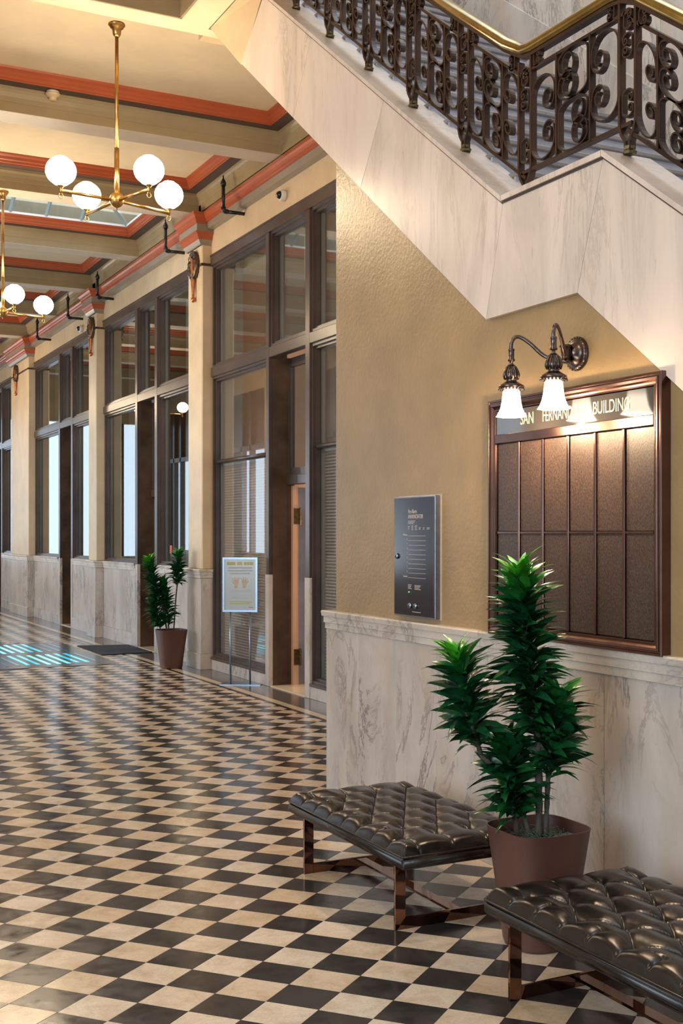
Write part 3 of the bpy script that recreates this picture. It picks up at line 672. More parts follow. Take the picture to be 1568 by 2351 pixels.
# marble lined wall behind the steps
sw = struct(bx('wall_stairwell', XW+.14, XW+.3, -8, 10, 2.4, 9.2, 'plaster'))
yy = 1.0
wid = [1.3, 1.35, .95, .14, .9, 1.0, 1.05, 1.1, 1.2]
for q, w_ in enumerate(wid):
    bx('wall_slab', XW+.09 if w_ < .2 else XW+.11, XW+.14, yy+.002, yy+w_-.002, 2.4, 6.9, 'step' if w_ < .2 else ('fascia' if yy < 5.0 else 'marble'), sw)
    yy += w_
bm = bmesh.new(); prism_yz(bm, [(5.1, 3.2), (10, 3.2+4.9*SL), (10, 3.75+4.9*SL), (5.1, 3.75)], XW+.085, XW+.11); fixn(new_obj('skirting', bm, 'marble', sw))
bx('wall_part', 3.3, XW+.3, 9.66, 9.8, 5.9, 9.2, 'plaster', sw)
struct(bx('trim_2', 3.1, 3.28, -8, 9.6, ZB+.02, 9.2, 'plaster'))

# ================================================================== STAIR RAILING
XRail = 3.535
rail = empty('stair_railing', (XRail, 5.0, 3.5)); tag(rail, 'brown wrought iron stair railing of C-scrolls with a brass handrail', 'railing')
RX = lambda y, z: (0.0, y-5.0, z-3.5)
def iron(name, fn, parent=None, mt='iron'):
    bm = bmesh.new(); fn(bm); return new_obj(name, bm, mt, parent or rail)
def bar(bm, y0, z0, y1, z1, w=.034, t=.013): ribbon(bm, [RX(y0, z0), RX(y1, z1)], w, t)
def cscroll(bm, P, sgn, turns=1.15, w=.034, t=.009):
    pts = [RX(*p) for p in P]; ribbon(bm, pts, w, t)
def spiral(cu, cw, ru, rw, a0, sweep, n=16, shrink=.25):
    out = []
    for i in range(n+1):
        f = i/n; k = 1-(1-shrink)*f
        a = a0+sweep*f; out.append((cu+ru*k*math.cos(a), cw+rw*k*math.sin(a)))
    return out
def c_shape(rx, ry, mirror=1, curl=.62, turns=1.35):
    # metric C: tall body on the left, both ends run over to the right side and curl inward
    rc = rx*curl; yc = ry*.42; top = []
    for k in range(13):
        a = PI-PI*k/12; top.append((rx*math.cos(a), ry*.60+ry*.40*math.sin(a)))
    top.append((rx, ry*.5))
    for k in range(1, 23):
        f = k/22; r = rc*(1-.68*f); a = -2*PI*turns*f; top.append((rx-rc+r*math.cos(a)+.0*f, yc+r*1.15*math.sin(a)))
    bot = [(x, -y) for x, y in top]
    pts = top[::-1]+bot
    return [(x*mirror, y) for x, y in pts]
def panel(y_far, y_near, zf, zn):
    # y decreases toward the viewer's right; u in 0..1 from far post to near post; w = height above the cap line
    def T(u, w_): return (y_far+(y_near-y_far)*u, zf+(zn-zf)*u+w_)
    B, Tt = .125, .640
    iron('bottom_bar', lambda bm: bar(bm, *T(-.12, B), *T(1.12, B), .03, .018)); iron('upper_bar', lambda bm: bar(bm, *T(-.1, Tt), *T(1.1, Tt), .03, .016))
    for u in (.31, .69): iron('upright', lambda bm: bar(bm, *T(u, B), *T(u, Tt)))
    h = Tt-B; Wd = abs(y_far-y_near)
    def put(uc, wc, rx, ry, m_): iron('scroll', lambda bm: ribbon(bm, [RX(*T(uc+x/Wd, wc+y)) for x, y in c_shape(rx, ry, m_, .56 if ry > .3*h else .60)], .034, .0085))
    put(.150, B+h*.46, .140*Wd, h*.41, 1); put(.848, B+h*.54, .140*Wd, h*.41, -1)
    put(.50, B+h*.745, .165*Wd, h*.245, -1); put(.50, B+h*.255, .165*Wd, h*.245, 1)
def small_c(yc, zc, r, s=1):
    iron('small_scroll', lambda bm: ribbon(bm, [RX(yc-x, zc+y) for x, y in c_shape(r*.60, r, s, .5, 1.1)], .030, .008))
def pair(ya, yb, z, foot=True, ztop=.71):
    # two flat uprights meeting in one foot
    ym = (ya+yb)/2
    for y_ in (ya, yb):
        iron('post', lambda bm: ribbon(bm, [RX(y_, z(y_)+ztop), RX(y_, z(ym)+.17), RX(y_, z(ym)+.14), RX(ym+(y_-ym)*.75, z(ym)+.10), RX(ym+(y_-ym)*.25, z(ym)+.06), RX(ym+(y_-ym)*.22, z(ym)+.02)], .036, .015))
    if foot: 
        def ft(bm): 
            c = RX(ym, z(ym)); lathe(bm, [(.030, .0), (.034, .012), (.024, .022), (.026, .036), (.016, .045)], 8, c)
        iron('foot', ft, None, 'antique')
    small_c(ym, z(ym)+.235, .062, 1); small_c(ym, z(ym)+.50, .055, -1); small_c(ym, z(ym)+.62, .045, 1)
capz = lambda y: zt_(y)+.0
feet = [8.27, 7.676, 7.07, 6.465, 5.85, 5.235]
for f in feet: pair(f+.055, f-.055, (capz if f > 5.3 else (lambda y: 3.50)), f > 5.3)
z0_ = lambda y: 3.498
pair(4.455, 4.34, lambda y: 3.50 if y > 4.44 else 3.502+(y-4.439)*SL*.5)
for k in range(3): f = 3.79-k*.605; pair(f+.055, f-.055, capz)
for a, b in zip(feet[:-1], feet[1:]):
    panel(a-.055, b+.055, capz(a-.055)+0, (capz(b+.055) if b > 5.3 else 3.50+.01))
    yl = a-.09; small_c(yl, capz(yl)+.685, .042, 1); yr = b+.12; small_c(yr, capz(yr)+.685, .042, -1)
panel(5.18, 4.455, 3.50, 3.50); small_c(5.13, 3.5+.685, .042, 1); small_c(4.52, 3.5+.685, .042, -1)
for a, b in ((4.34, 3.845), (3.735, 3.24), (3.13, 2.635)):
    panel(a, b, capz(a), capz(b)); small_c(a-.05, capz(a-.05)+.685, .042, 1)
hp = [(8.9, capz(8.9)+.75), (5.42, capz(5.42)+.755), (5.33, 4.300), (5.26, 4.262), (5.18, 4.250), (4.53, 4.248), (4.44, 4.235), (4.36, capz(4.36)+.755), (2.3, capz(2.3)+.75)]
def hr(bm):
    fr = frames([RX(*p) for p in hp], (1, 0, 0)); rings = []
    for p, t, s, b in fr:
        nn = Vector((1, 0, 0)).cross(t); nn = nn if nn.z > 0 else -nn
        rings.append([p+Vector((1, 0, 0))*.042*math.cos(2*PI*i/14)+nn*(.031*math.sin(2*PI*i/14)+.006) for i in range(14)])
    loft(bm, rings)
h = iron('handrail', hr, None, 'handbrass'); h['label'] = 'polished brass handrail'
for p in h.data.polygons: p.use_smooth = True
iron('rail_bar', lambda bm: ribbon(bm, [RX(y, z-.032) for y, z in hp], .040, .018))

# ================================================================== DIRECTORY BOARD
YD0, YD1, ZD0, ZD1 = 4.005, 5.382, 1.226, 2.443; XD = 3.385
db = empty('directory_board', (XA, (YD0+YD1)/2, ZD0)); tag(db, 'bronze-framed glass directory board with gilt header lettering under the lamp', 'directory board')
iv = Matrix.Translation((-XA, -(YD0+YD1)/2, -ZD0))
def DB(o): o.data.transform(iv); o.parent = db; return o
def picframe(y0, y1, z0, z1, xw, prof):
    # moulded picture frame: prof list of (inset, projection)
    bm = bmesh.new(); rings = []
    for ins, pr in prof: rings.append([(xw-pr, y0+ins, z0+ins), (xw-pr, y1-ins, z0+ins), (xw-pr, y1-ins, z1-ins), (xw-pr, y0+ins, z1-ins)])
    loft(bm, rings, caps=False); return bm
DB(fixn(new_obj('frame', picframe(YD0, YD1, ZD0, ZD1, XA, [(0, 0), (0, .050), (.003, .054), (.012, .054), (.014, .049), (.020, .049), (.023, .056), (.034, .054), (.042, .044), (.050, .040), (.052, .044), (.057, .044), (.060, .030), (.060, .0)]), 'bronze')))
DB(bx('back_board', 3.415, XA, YD0+.05, YD1-.05, ZD0+.05, ZD1-.05, 'board'))
DB(bx('header_glass', 3.402, 3.414, YD0+.062, YD1-.062, 2.262, ZD1-.062, 'headerglass'))
DB(bx('header_rail', 3.394, 3.415, YD0+.058, YD1-.058, 2.215, 2.262, 'bronze', None, .003))
ydv = [4.064, 4.226, 4.438, 4.648, 4.843, 5.051, 5.322]
ydv = [4.064+(5.322-4.064)*k/6 for k in range(7)]
for k in range(6):
    for (za, zb) in ((ZD0+.062, 1.750), (1.762, 2.212)):
        o = DB(bx('directory_panel', 3.407, 3.415, ydv[k]+.010, ydv[k+1]-.010, za, zb, 'board', None, .002))
for yv in ydv[1:-1]: DB(bx('divider', 3.398, 3.415, yv-.009, yv+.009, ZD0+.06, 2.215, 'bronze', None, .003))
for k in range(6): DB(bx('cross_bar', 3.402, 3.415, ydv[k]+.010, ydv[k+1]-.010, 1.750, 1.760, 'bronze'))
tx = text('header_letters', 'SAN', (3.4015, 5.10, 2.298), .083, 'printgold', None, .78); DB(tx)
tx = text('header_letters', 'FERNANDO', (3.4015, 4.905, 2.298), .083, 'printgold', None, .66); DB(tx)
tx = text('header_letters', 'BUILDING', (3.4015, 4.500, 2.298), .083, 'printgold', None, .72); DB(tx)

# ================================================================== FIRE ALARM PANEL
fa = empty('fire_alarm_panel', (XA, 6.21, 1.26)); tag(fa, 'tall black fire alarm annunciator panel on the tan wall', 'alarm panel')
iv2 = Matrix.Translation((-XA, -6.21, -1.26))
def FA(o): o.data.transform(iv2); o.parent = fa; return o
Y0, Y1, Z0, Z1 = 5.963, 6.458, 1.262, 1.968
FA(bx('housing', 3.400, XA, Y0, Y1, Z0, Z1, 'panelgrey', None, .002)); FA(bx('wall_box', 3.434, XA, Y0-.010, Y1+.004, Z0-.006, Z1+.006, 'inner'))
FA(bx('face', 3.396, 3.401, Y0+.008, Y1-.008, Z0+.008, Z1-.008, 'panelblack', None, .001))
FX = 3.3955
def ft(s, y, z, sz, sx=1.0, align='LEFT'): FA(text('printed_lettering', s, (FX, y, z), sz, 'print', None, sx, align))
ft('Fire Alarm', 6.275, 1.868, .034, .72); ft('ANNUNCIATOR', 6.275, 1.838, .034, .72)
rows = ['Penthouse', '8', '7', '6', '5', '4', '3', '2', '1', 'Basement']
for k, s in enumerate(rows):
    z = 1.735-k*.0272
    ft(s, 6.283, z+.003, .016, .8, 'RIGHT')
    q = bmesh.new(); box(q, FX-.0004, FX, 6.062, 6.275, z, z+.0016); FA(new_obj('zone_line', q, 'print'))
q = bmesh.new()
for (yy, zz, nn, ln) in ((6.275, 1.822, 3, .09), (6.275, 1.790, 3, .02), (6.232, 1.794, 4, .022), (6.19, 1.794, 4, .026), (6.145, 1.782, 2, .024), (6.095, 1.782, 2, .018), (6.05, 1.782, 2, .036), (6.275, 1.448, 4, .045), (6.195, 1.446, 4, .075), (6.225, 1.291, 1, .105)):
    for k in range(nn): box(q, FX-.0004, FX, yy-ln*(1-.12*(k % 3)), yy, zz-k*.0075, zz-k*.0075+.0028)
FA(new_obj('small_print', q, 'print'))
q = bmesh.new(); box(q, FX-.001, FX, 6.255, 6.272, 1.404, 1.409); FA(new_obj('indicator_light', q, 'led'))
for (yy, zz) in ((6.41, 1.615), (6.245, 1.327), (6.178, 1.327)):
    q = bmesh.new(); lathe(q, [(.0, 0), (.0165, 0), (.0165, .008), (.011, .014), (.0, .015)], 16)
    for v_ in q.verts: v_.co = Vector((FX+.001-v_.co.z, yy+v_.co.x, zz+v_.co.y))
    o = FA(new_obj('key_lock', q, 'chrome', None, True))
    q = bmesh.new(); box(q, FX-.0155, FX-.0135, yy-.0015, yy+.0015, zz-.006, zz+.006); FA(new_obj('key_slot', q, 'panelblack'))

# ================================================================== WALL SCONCE
sc = empty('wall_sconce', (XA, 4.66, 2.60)); tag(sc, 'dark bronze two-armed wall lamp with lit frosted glass bells', 'wall lamp')
def SCN(name, fn, mt, smooth=True): bm = bmesh.new(); fn(bm); return new_obj(name, bm, mt, sc, smooth)
def plate(bm):
    lathe(bm, [(.0, 0), (.079, 0), (.082, .010), (.074, .020), (.064, .024), (.052, .022), (.046, .034), (.034, .040), (.030, .05), (.0, .052)], 32)
    for k in range(26): a = 2*PI*k/26; bmesh.ops.create_icosphere(bm, subdivisions=1, radius=.0065, matrix=Matrix.Translation((.076*math.cos(a), .076*math.sin(a), .018)))
    for v_ in bm.verts: v_.co = Vector((-v_.co.z, v_.co.x, v_.co.y))
SCN('back_plate', plate, 'lampiron')
def hubf(bm):
    lathe(bm, [(.0, -.042), (.030, -.042), (.032, -.034), (.024, -.030), (.024, .030), (.032, .034), (.030, .042), (.0, .042)], 16, (-.075, 0, -.005))
    tube(bm, [(-.03, 0, -.005), (-.08, 0, -.005)], .018, 10)
SCN('arm_hub', hubf, 'lampiron')
lamps = [(-.245, .205), (-.275, -.185)]
for (lx, ly) in lamps:
    def arm(bm):
        P = [(-.075, 0, -.02), (lx*.42, ly*.30, -.022), (lx*.55, ly*.50, .0), (lx*.72, ly*.70, .055), (lx*.86, ly*.86, .088), (lx*.95, ly*.95, .088), (lx, ly, .060), (lx, ly, .02)]
        Q = []
        for i in range(len(P)-1):
            p0, p1, p2, p3 = (Vector(P[max(0, i-1)]), Vector(P[i]), Vector(P[i+1]), Vector(P[min(len(P)-1, i+2)]))
            for k in range(5):
                t = k/5; Q.append(.5*((2*p1)+(-p0+p2)*t+(2*p0-5*p1+4*p2-p3)*t*t+(-p0+3*p1-3*p2+p3)*t**3))
        Q.append(Vector(P[-1])); tube(bm, Q, .0095, 10)
    SCN('arm', arm, 'lampiron')
    c = (lx, ly, 0)
    SCN('lamp_cap', lambda bm: lathe(bm, [(.0, .035), (.015, .034), (.0165, .028), (.014, .024), (.014, -.012), (.0175, -.016), (.0175, -.024), (.008, -.028), (.010, -.042), (.020, -.052), (.031, -.072), (.036, -.092), (.030, -.112), (.024, -.118), (.034, -.126), (.050, -.136), (.060, -.142), (.062, -.152), (.052, -.156), (.0, -.156)], 40, c, 0, 10, .0), 'lampiron')
    def gal(bm):
        for k in range(22):
            a = 2*PI*k/22; bmesh.ops.create_icosphere(bm, subdivisions=1, radius=.0062, matrix=Matrix.Translation((lx+.059*math.cos(a), ly+.059*math.sin(a), -.160)))
    SCN('gallery', gal, 'lampiron')
    def ribs(bm):
        for k in range(12):
            a = 2*PI*k/12; pts = [(lx+r*math.cos(a), ly+r*math.sin(a), z) for r, z in ((.011, -.044), (.022, -.054), (.033, -.074), (.0375, -.092), (.031, -.112))]
            tube(bm, pts, .0045, 5)
    SCN('cap_ribs', ribs, 'lampiron')
    b = SCN('glass_bell', lambda bm: loft(bm, [[(lx+r*(1+.05*math.cos(8*2*PI*i/48)*w_)*math.cos(2*PI*i/48), ly+r*(1+.05*math.cos(8*2*PI*i/48)*w_)*math.sin(2*PI*i/48), z) for i in range(48)] for r, z, w_ in ((.034, -.160, 0), (.041, -.168, .1), (.043, -.19, .3), (.046, -.22, .5), (.052, -.25, .7), (.062, -.275, .9), (.072, -.29, 1))], caps=False), 'bell')
    b['label'] = 'lit frosted glass bell shade'
    SCN('set_screw', lambda bm: tube(bm, [(lx, ly-.05, -.158), (lx, ly-.082, -.15)], .002, 6), 'lampiron')
    point('sconce_bulb', (XA+lx, 4.66+ly, 2.265), 21, (1.0, .72, .45), .03)

# ================================================================== CHANDELIERS
def chandelier(loc, ztop, label, rot, detail=True):
    c = empty('chandelier', loc); tag(c, label, 'chandelier', 'brass four-globe chandeliers')
    zt2 = ztop-loc[2]
    def CH(name, fn, mt, smooth=True, par=None): bm = bmesh.new(); fn(bm); return new_obj(name, bm, mt, par or c, smooth)
    CH('canopy', lambda bm: lathe(bm, [(.0, zt2), (.066, zt2), (.068, zt2-.012), (.055, zt2-.022), (.052, zt2-.035), (.036, zt2-.042), (.032, zt2-.085), (.022, zt2-.105), (.0, zt2-.108)], 24), 'brass')
    CH('rod', lambda bm: (tube(bm, [(0, 0, zt2-.1), (0, 0, .40)], .0155, 10), tube(bm, [(0, 0, .42), (0, 0, .04)], .020, 10)), 'brass')
    CH('hub', lambda bm: lathe(bm, [(.0, -.085), (.006, -.08), (.004, -.066), (.02, -.06), (.042, -.045), (.057, -.018), (.058, -.004), (.060, 0), (.058, .004), (.057, .018), (.042, .045), (.02, .06), (.0, .062)], 28), 'brass')
    for k in range(4):
        a = rot+k*PI/2; ca, sa = math.cos(a), math.sin(a); R = .49
        CH('arm', lambda bm: tube(bm, [(ca*.05, sa*.05, -.005), (ca*R, sa*R, -.02)], .0145, 10), 'brass')
        q = CH('gallery', lambda bm: (lathe(bm, [(.0, -.045), (.008, -.04), (.014, -.02), (.012, 0), (.022, .012), (.030, .022), (.0, .024)], 14, (ca*R, sa*R, 0)),
                                       tube(bm, [(ca*R+.052*math.cos(u*PI/8), sa*R+.052*math.sin(u*PI/8), .040) for u in range(16)], .0035, 6, cyc=True),
                                       [tube(bm, [(ca*R+.02*math.cos(u), sa*R+.02*math.sin(u), .02), (ca*R+.052*math.cos(u), sa*R+.052*math.sin(u), .04)], .003, 5) for u in (0.3, 2.4, 4.5)]), 'brass')
        CH('hook', lambda bm: tube(bm, [(ca*R+.016*math.cos(u*PI/6), sa*R, -.062+.02*math.sin(u*PI/6)) for u in range(12)], .0035, 6, cyc=True), 'brass')
        g = CH('globe', lambda bm: lathe(bm, [(.050, .030), (.058, .036)]+[(.118*math.cos(t), .118*.94*math.sin(t)+.135) for t in [(-.92+k2*.13) for k2 in range(18)] if t < 1.2]+[(.045, .242), (.040, .244)], 28, (ca*R, sa*R, 0)), 'globe')
        g['label'] = 'lit white glass globe'
    return c
chandelier((2.59, 9.74, 4.45), 5.875, 'brass rod chandelier with four lit globes, nearest and largest', math.radians(15))
chandelier((2.65, 15.16, 4.42), 5.872, 'brass chandelier with lit globes at the left edge below the skylight', math.radians(5))
chandelier((2.65, 26.2, 4.42), 5.872, 'farthest brass chandelier, unseen past the left edge, kept to light the corridor', math.radians(15))  # unseen repeat of the row, included for its light in the corridor

# ================================================================== PIPES, CAMERAS, DETECTOR
for k, (py, lab) in enumerate(((13.75, 'black bent pipe bracket above the nearest shopfront'), (16.05, 'black bent pipe bracket beside the nearest wreath pillar'), (19.75, 'black bent pipe bracket over the second shopfront'), (21.85, 'black bent pipe bracket over the third shopfront beside its security camera'), (24.5, 'black bent pipe bracket beside the farthest wreath pillar'))):
    b = empty('pipe_bracket', (5.2, py, 5.60)); tag(b, lab, 'pipe', 'black pipe brackets on the frieze')
    bm = bmesh.new(); tube(bm, [(0, 0, -.005), (-.23, 0, -.005)], .022, 10); new_obj('pipe', bm, 'black', b, True)
    bm = bmesh.new(); tube(bm, [(-.21, 0, -.005), (-.245, 0, -.003), (-.262, 0, .012), (-.265, 0, .045)], .030, 10); new_obj('elbow', bm, 'black', b, True)
    bm = bmesh.new(); tube(bm, [(-.265, 0, .03), (-.265, 0, .32)], .022, 10); new_obj('riser_pipe', bm, 'black', b, True)
    bm = bmesh.new(); lathe(bm, [(.0, .30), (.034, .30), (.036, .33), (.024, .36), (.010, .385), (.008, .42), (.0, .425)], 10, (-.265, 0, 0)); new_obj('nozzle', bm, 'black', b, True)
for (cy_, cz_, lab) in ((12.47, 5.50, 'white dome security camera on the frieze of the nearest shopfront'), (21.86, 5.42, 'small white dome security camera over the third shopfront')):
    b = empty('security_camera', (5.2, cy_, cz_)); tag(b, lab, 'camera', 'dome cameras')
    def rx(bm):
        for v_ in bm.verts: v_.co = Vector((-v_.co.z, v_.co.x, v_.co.y))
    bm = bmesh.new(); lathe(bm, [(.0, 0), (.062, 0), (.065, .03), (.062, .06), (.05, .068), (.045, .066), (.0, .066)], 24); rx(bm); new_obj('body', bm, 'white', b, True)
    bm = bmesh.new(); lathe(bm, [(.044, .060), (.043, .078), (.034, .095), (.02, .106), (.0, .109)], 24); rx(bm); new_obj('dome', bm, 'dome', b, True)
b = empty('smoke_detector', (2.60, 12.16, 6.108)); tag(b, 'yellowed ceiling detector on the dark band of the first beam', 'detector')
bm = bmesh.new(); lathe(bm, [(.0, 0), (.062, 0), (.066, -.02), (.060, -.022), (.0, -.022)], 20); new_obj('base', bm, 'white', b, True)
bm = bmesh.new(); lathe(bm, [(.0, -.022), (.070, -.022), (.072, -.034), (.055, -.052), (.036, -.058), (.034, -.085), (.028, -.092), (.0, -.092)], 20); new_obj('head', bm, 'detector', b, True)

# ================================================================== TUFTED BENCHES
def hsurf(u, v, LX, LY, na, nb):
    # u across (X), v along (Y); na, nb half-diamonds per side; buttons where a+b is even
    ax, ay = LX/na, LY/nb
    ex = min(u, LX-u); ey = min(v, LY-v); e = min(ex, ey)
    a, b = u/ax, v/ay
    crown = .044*(1-math.exp(-e/.022)) + .010*min(1, e/.2)
    if ex < ax and ex <= ey*ax/ay: cr = abs(math.sin(PI*b)); bt = 0.0; side = 1
    elif ey < ay: cr = abs(math.cos(PI*a/2)); bt = 0.0; side = 1
    else:
        cr = min(abs(math.sin(PI*(a+b)/2)), abs(math.sin(PI*(a-b)/2))); side = 0
    ra, rb = round(a), round(b)
    db = 9.0
    for i in (-1, 0, 1):
        for j in (-1, 0, 1):
            A, B_ = ra+i, rb+j
            if (A+B_) % 2 == 0 and 1 <= A <= na-1 and 1 <= B_ <= nb-1: db = min(db, math.hypot((a-A)*ax, (b-B_)*ay))
    w = min(1, e/.03)
    return crown + w*(.013*cr**.42 - .005*(1-min(1, cr/.08)) - .014*math.exp(-(db/.018)**1.2) - .012*math.exp(-(db/.06)**2))
def bench(y_near, label):
    b = empty('tufted_bench', (2.81, y_near+.63, 0), math.radians(0)); tag(b, label, 'bench', 'tufted leather benches along the wall')
    LX, LY = .70, 1.26; nX, nY = 112, 200
    zb = .352
    bm = bmesh.new(); V = []
    for i in range(nX+1):
        row = []
        for j in range(nY+1):
            u, v_ = LX*i/nX, LY*j/nY
            h = hsurf(u, v_, LX, LY, 8, 8)
            # pull the rim in slightly for a rounded edge
            row.append(bm.verts.new((u-LX/2, v_-LY/2, zb+h)))
        V.append(row)
    for i in range(nX):
        for j in range(nY): bm.faces.new((V[i][j], V[i+1][j], V[i+1][j+1], V[i][j+1]))
    new_obj('cushion', bm, 'leather', b, True)
    bm = bmesh.new(); box(bm, -LX/2-.004, LX/2+.004, -LY/2-.004, LY/2+.004, .297, .352); bmesh.ops.bevel(bm, geom=bm.edges[:], offset=.010, segments=3, affect='EDGES'); new_obj('seat_rail', bm, 'leather', b, True)
    bm = bmesh.new(); x, y = LX/2+.003, LY/2+.003; pts = []
    for (sx, sy) in ((1, 1), (-1, 1), (-1, -1), (1, -1)):
        for k in range(4): a = math.atan2(sy, sx)-PI/4+k*PI/6; pts.append((sx*(x-.015)+.015*math.cos(a), sy*(y-.015)+.015*math.sin(a), zb+.001))
    tube(bm, pts, .0045, 6, cyc=True); new_obj('piping', bm, 'leather', b, True)
    for i in range(1, 8):
        for j in range(1, 8):
            if (i+j) % 2: continue
            u, v_ = LX*i/8, LY*j/8
            q = bmesh.new(); bmesh.ops.create_uvsphere(q, u_segments=10, v_segments=5, radius=.008, matrix=Matrix.Translation((u-LX/2, v_-LY/2, zb+hsurf(u, v_, LX, LY, 8, 8)+.003)) @ Matrix.Diagonal((1, 1, .45, 1))); new_obj('button', q, 'leather', b, True)
    for ye in (-LY/2+.13, LY/2-.13):
        for xs in (-1, 1):
            q = bmesh.new(); box(q, xs*(LX/2-.055)-.027, xs*(LX/2-.055)+.027, ye-.006, ye+.006, .0, .297); bmesh.ops.bevel(q, geom=q.edges[:], offset=.0015, segments=1, affect='EDGES'); new_obj('leg', q, 'copper', b)
        q = bmesh.new(); box(q, -LX/2+.082, LX/2-.082, ye-.006, ye+.006, 0, .05); new_obj('foot_bar', q, 'copper', b)
        q = bmesh.new(); box(q, -LX/2+.082, LX/2-.082, ye-.006, ye+.006, .265, .297); new_obj('top_bar', q, 'copper', b)
    q = bmesh.new(); box(q, -.027, .027, -LY/2+.136, LY/2-.136, .034, .046); new_obj('stretcher', q, 'copper', b)
    return b
bench(4.595, 'dark brown tufted leather bench on copper legs, farther one left of the pot')
bench(2.675, 'dark brown tufted leather bench on copper legs, nearest one at the lower right corner')

# ================================================================== POTTED PLANTS
def sq_ring(h, r, z, n=40):
    out = []
    for i in range(n):
        a = 2*PI*i/n; c, s = math.cos(a), math.sin(a); k = 2.6+r*.9
        d = (abs(c)**k+abs(s)**k)**(-1/k); out.append((h*d*c, h*d*s, z))
    return out
leaf_meshes = []
def leaf_mesh(k):
    # arched pointed leaf along +X, 5 stations x 3 points
    rl = random.Random(k); bm = bmesh.new(); L = 1.0; arch = rl.uniform(.65, 1.05); st_ = [(0, .10), (.18, .55), (.42, 1), (.68, .80), (.88, .38), (1, .02)]; rows_ = []
    for (s, w_) in st_:
        x = L*s*(1-.12*s*arch); z = .16*s-arch*s**2.2*.75; ww = w_*.142
        rows_.append([bm.verts.new((x, -ww, z+.035*w_)), bm.verts.new((x, 0, z)), bm.verts.new((x, ww, z+.035*w_))])
    for a, b in zip(rows_, rows_[1:]):
        for i in range(2): bm.faces.new((a[i], a[i+1], b[i+1], b[i]))
    me = D.meshes.new('leaf'); bm.to_mesh(me); bm.free(); me.materials.append(M['leaf'])
    for p in me.polygons: p.use_smooth = True
    return me
for k in range(6): leaf_meshes.append(leaf_mesh(k))
CAMV = Vector((0, 0, 1.75))
def plant(loc, rotz, label, potlabel, stems, heads, leaf_len, seed, n_scale=1.0):
    p = empty('potted_plant', loc); tag(p, label, 'potted plant', 'potted dracaenas in brown tubs')
    rp = random.Random(seed); L0 = Vector(loc)
    bm = bmesh.new(); rings = []
    for h, r, z in ((.125, 0, 0), (.134, 0, .004), (.138, .2, .02), (.150, .6, .15), (.168, 1.0, .32), (.188, 1.6, .498), (.190, 1.6, .502), (.184, 1.6, .502), (.180, 1.5, .45), (.172, 1.2, .40)): rings.append(sq_ring(h, r, z))
    loft(bm, rings); po = new_obj('pot', bm, 'pot', p, True)
    md = po.modifiers.new('es', 'EDGE_SPLIT'); md.split_angle = math.radians(50)
    bm = bmesh.new(); R = [sq_ring(.176*k/5+.001, 1.2, .425+.012*math.sin(k*2.1)) for k in range(1, 6)]; loft(bm, R, caps=True); new_obj('soil', bm, 'soil', p)
    bm = bmesh.new()
    for k in range(420):
        a = rp.uniform(0, 2*PI); r = .125*math.sqrt(rp.random()); c = Vector((r*math.cos(a), r*math.sin(a), .43+rp.uniform(0, .03)))
        d = Vector((rp.gauss(0, 1), rp.gauss(0, 1), rp.gauss(.5, .5))).normalized(); e = Vector((rp.gauss(0, 1), rp.gauss(0, 1), rp.gauss(-.3, .6))).normalized()
        pts = [c, c+d*.018, c+d*.03+e*.015, c+d*.034+e*.034]; ribbon(bm, pts, .0025, .001, (0.3, .5, .81))
    stuff(new_obj('moss', bm, 'moss', p))
    for s in stems:
        pts = [Vector(q)-L0 for q in s['pts']]; q = []
        bm = bmesh.new(); Q = []
        for i in range(len(pts)-1):
            for k in range(8): Q.append(pts[i].lerp(pts[i+1], k/8))
        Q.append(pts[-1]); rr = [s['r']*(1+.12*((i % 2)*2-1)) for i in range(len(Q))]; tube(bm, Q, rr, 10); new_obj('stem', bm, 'stem', p, True)
    leaves = []
    for hd in heads:
        A, B = Vector(hd['a'])-L0, Vector(hd['b'])-L0; n = int(hd['n']*n_scale); ax = (B-A)
        up = ax.normalized(); e1 = up.orthogonal().normalized(); e2 = up.cross(e1)
        for k in range(n):
            f = k/(n-1); pos = A+ax*f; ang = k*2.39996+rp.uniform(-.25, .25)
            el = math.radians(36+40*f**2.0) if f < .96 else math.radians(78)
            el += rp.gauss(0, .14)
            dirv = (e1*math.cos(ang)+e2*math.sin(ang))*math.cos(el)+up*math.sin(el)
            ln = leaf_len*hd.get('s', 1)*(1.0 if f < .8 else 1.1-.15*(f-.8)/.2)*rp.uniform(.85, 1.12)*(.75+.25*min(1, f/.15))
            y_ = up.cross(dirv).normalized(); z_ = dirv.cross(y_).normalized()
            if z_.dot(up) < 0: z_ = -z_; y_ = -y_
            roll = rp.gauss(0, .6); y2 = y_*math.cos(roll)+z_*math.sin(roll); z2 = z_*math.cos(roll)-y_*math.sin(roll)
            m4 = Matrix(((dirv.x*ln, y2.x*ln, z2.x*ln, pos.x), (dirv.y*ln, y2.y*ln, z2.y*ln, pos.y), (dirv.z*ln, y2.z*ln, z2.z*ln, pos.z), (0, 0, 0, 1)))
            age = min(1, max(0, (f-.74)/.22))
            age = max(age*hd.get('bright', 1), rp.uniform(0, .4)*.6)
            front = -(pos+dirv*ln*.6).dot((L0-CAMV).normalized())
            leaves.append((front, m4, rp.randrange(6), age))
    leaves.sort(key=lambda t: -t[0])
    for fr, m4, k, age in leaves[:295]:
        o = D.objects.new('leaf', leaf_meshes[k]); COL.objects.link(o); o.parent = p; o.matrix_basis = m4; o['age'] = age
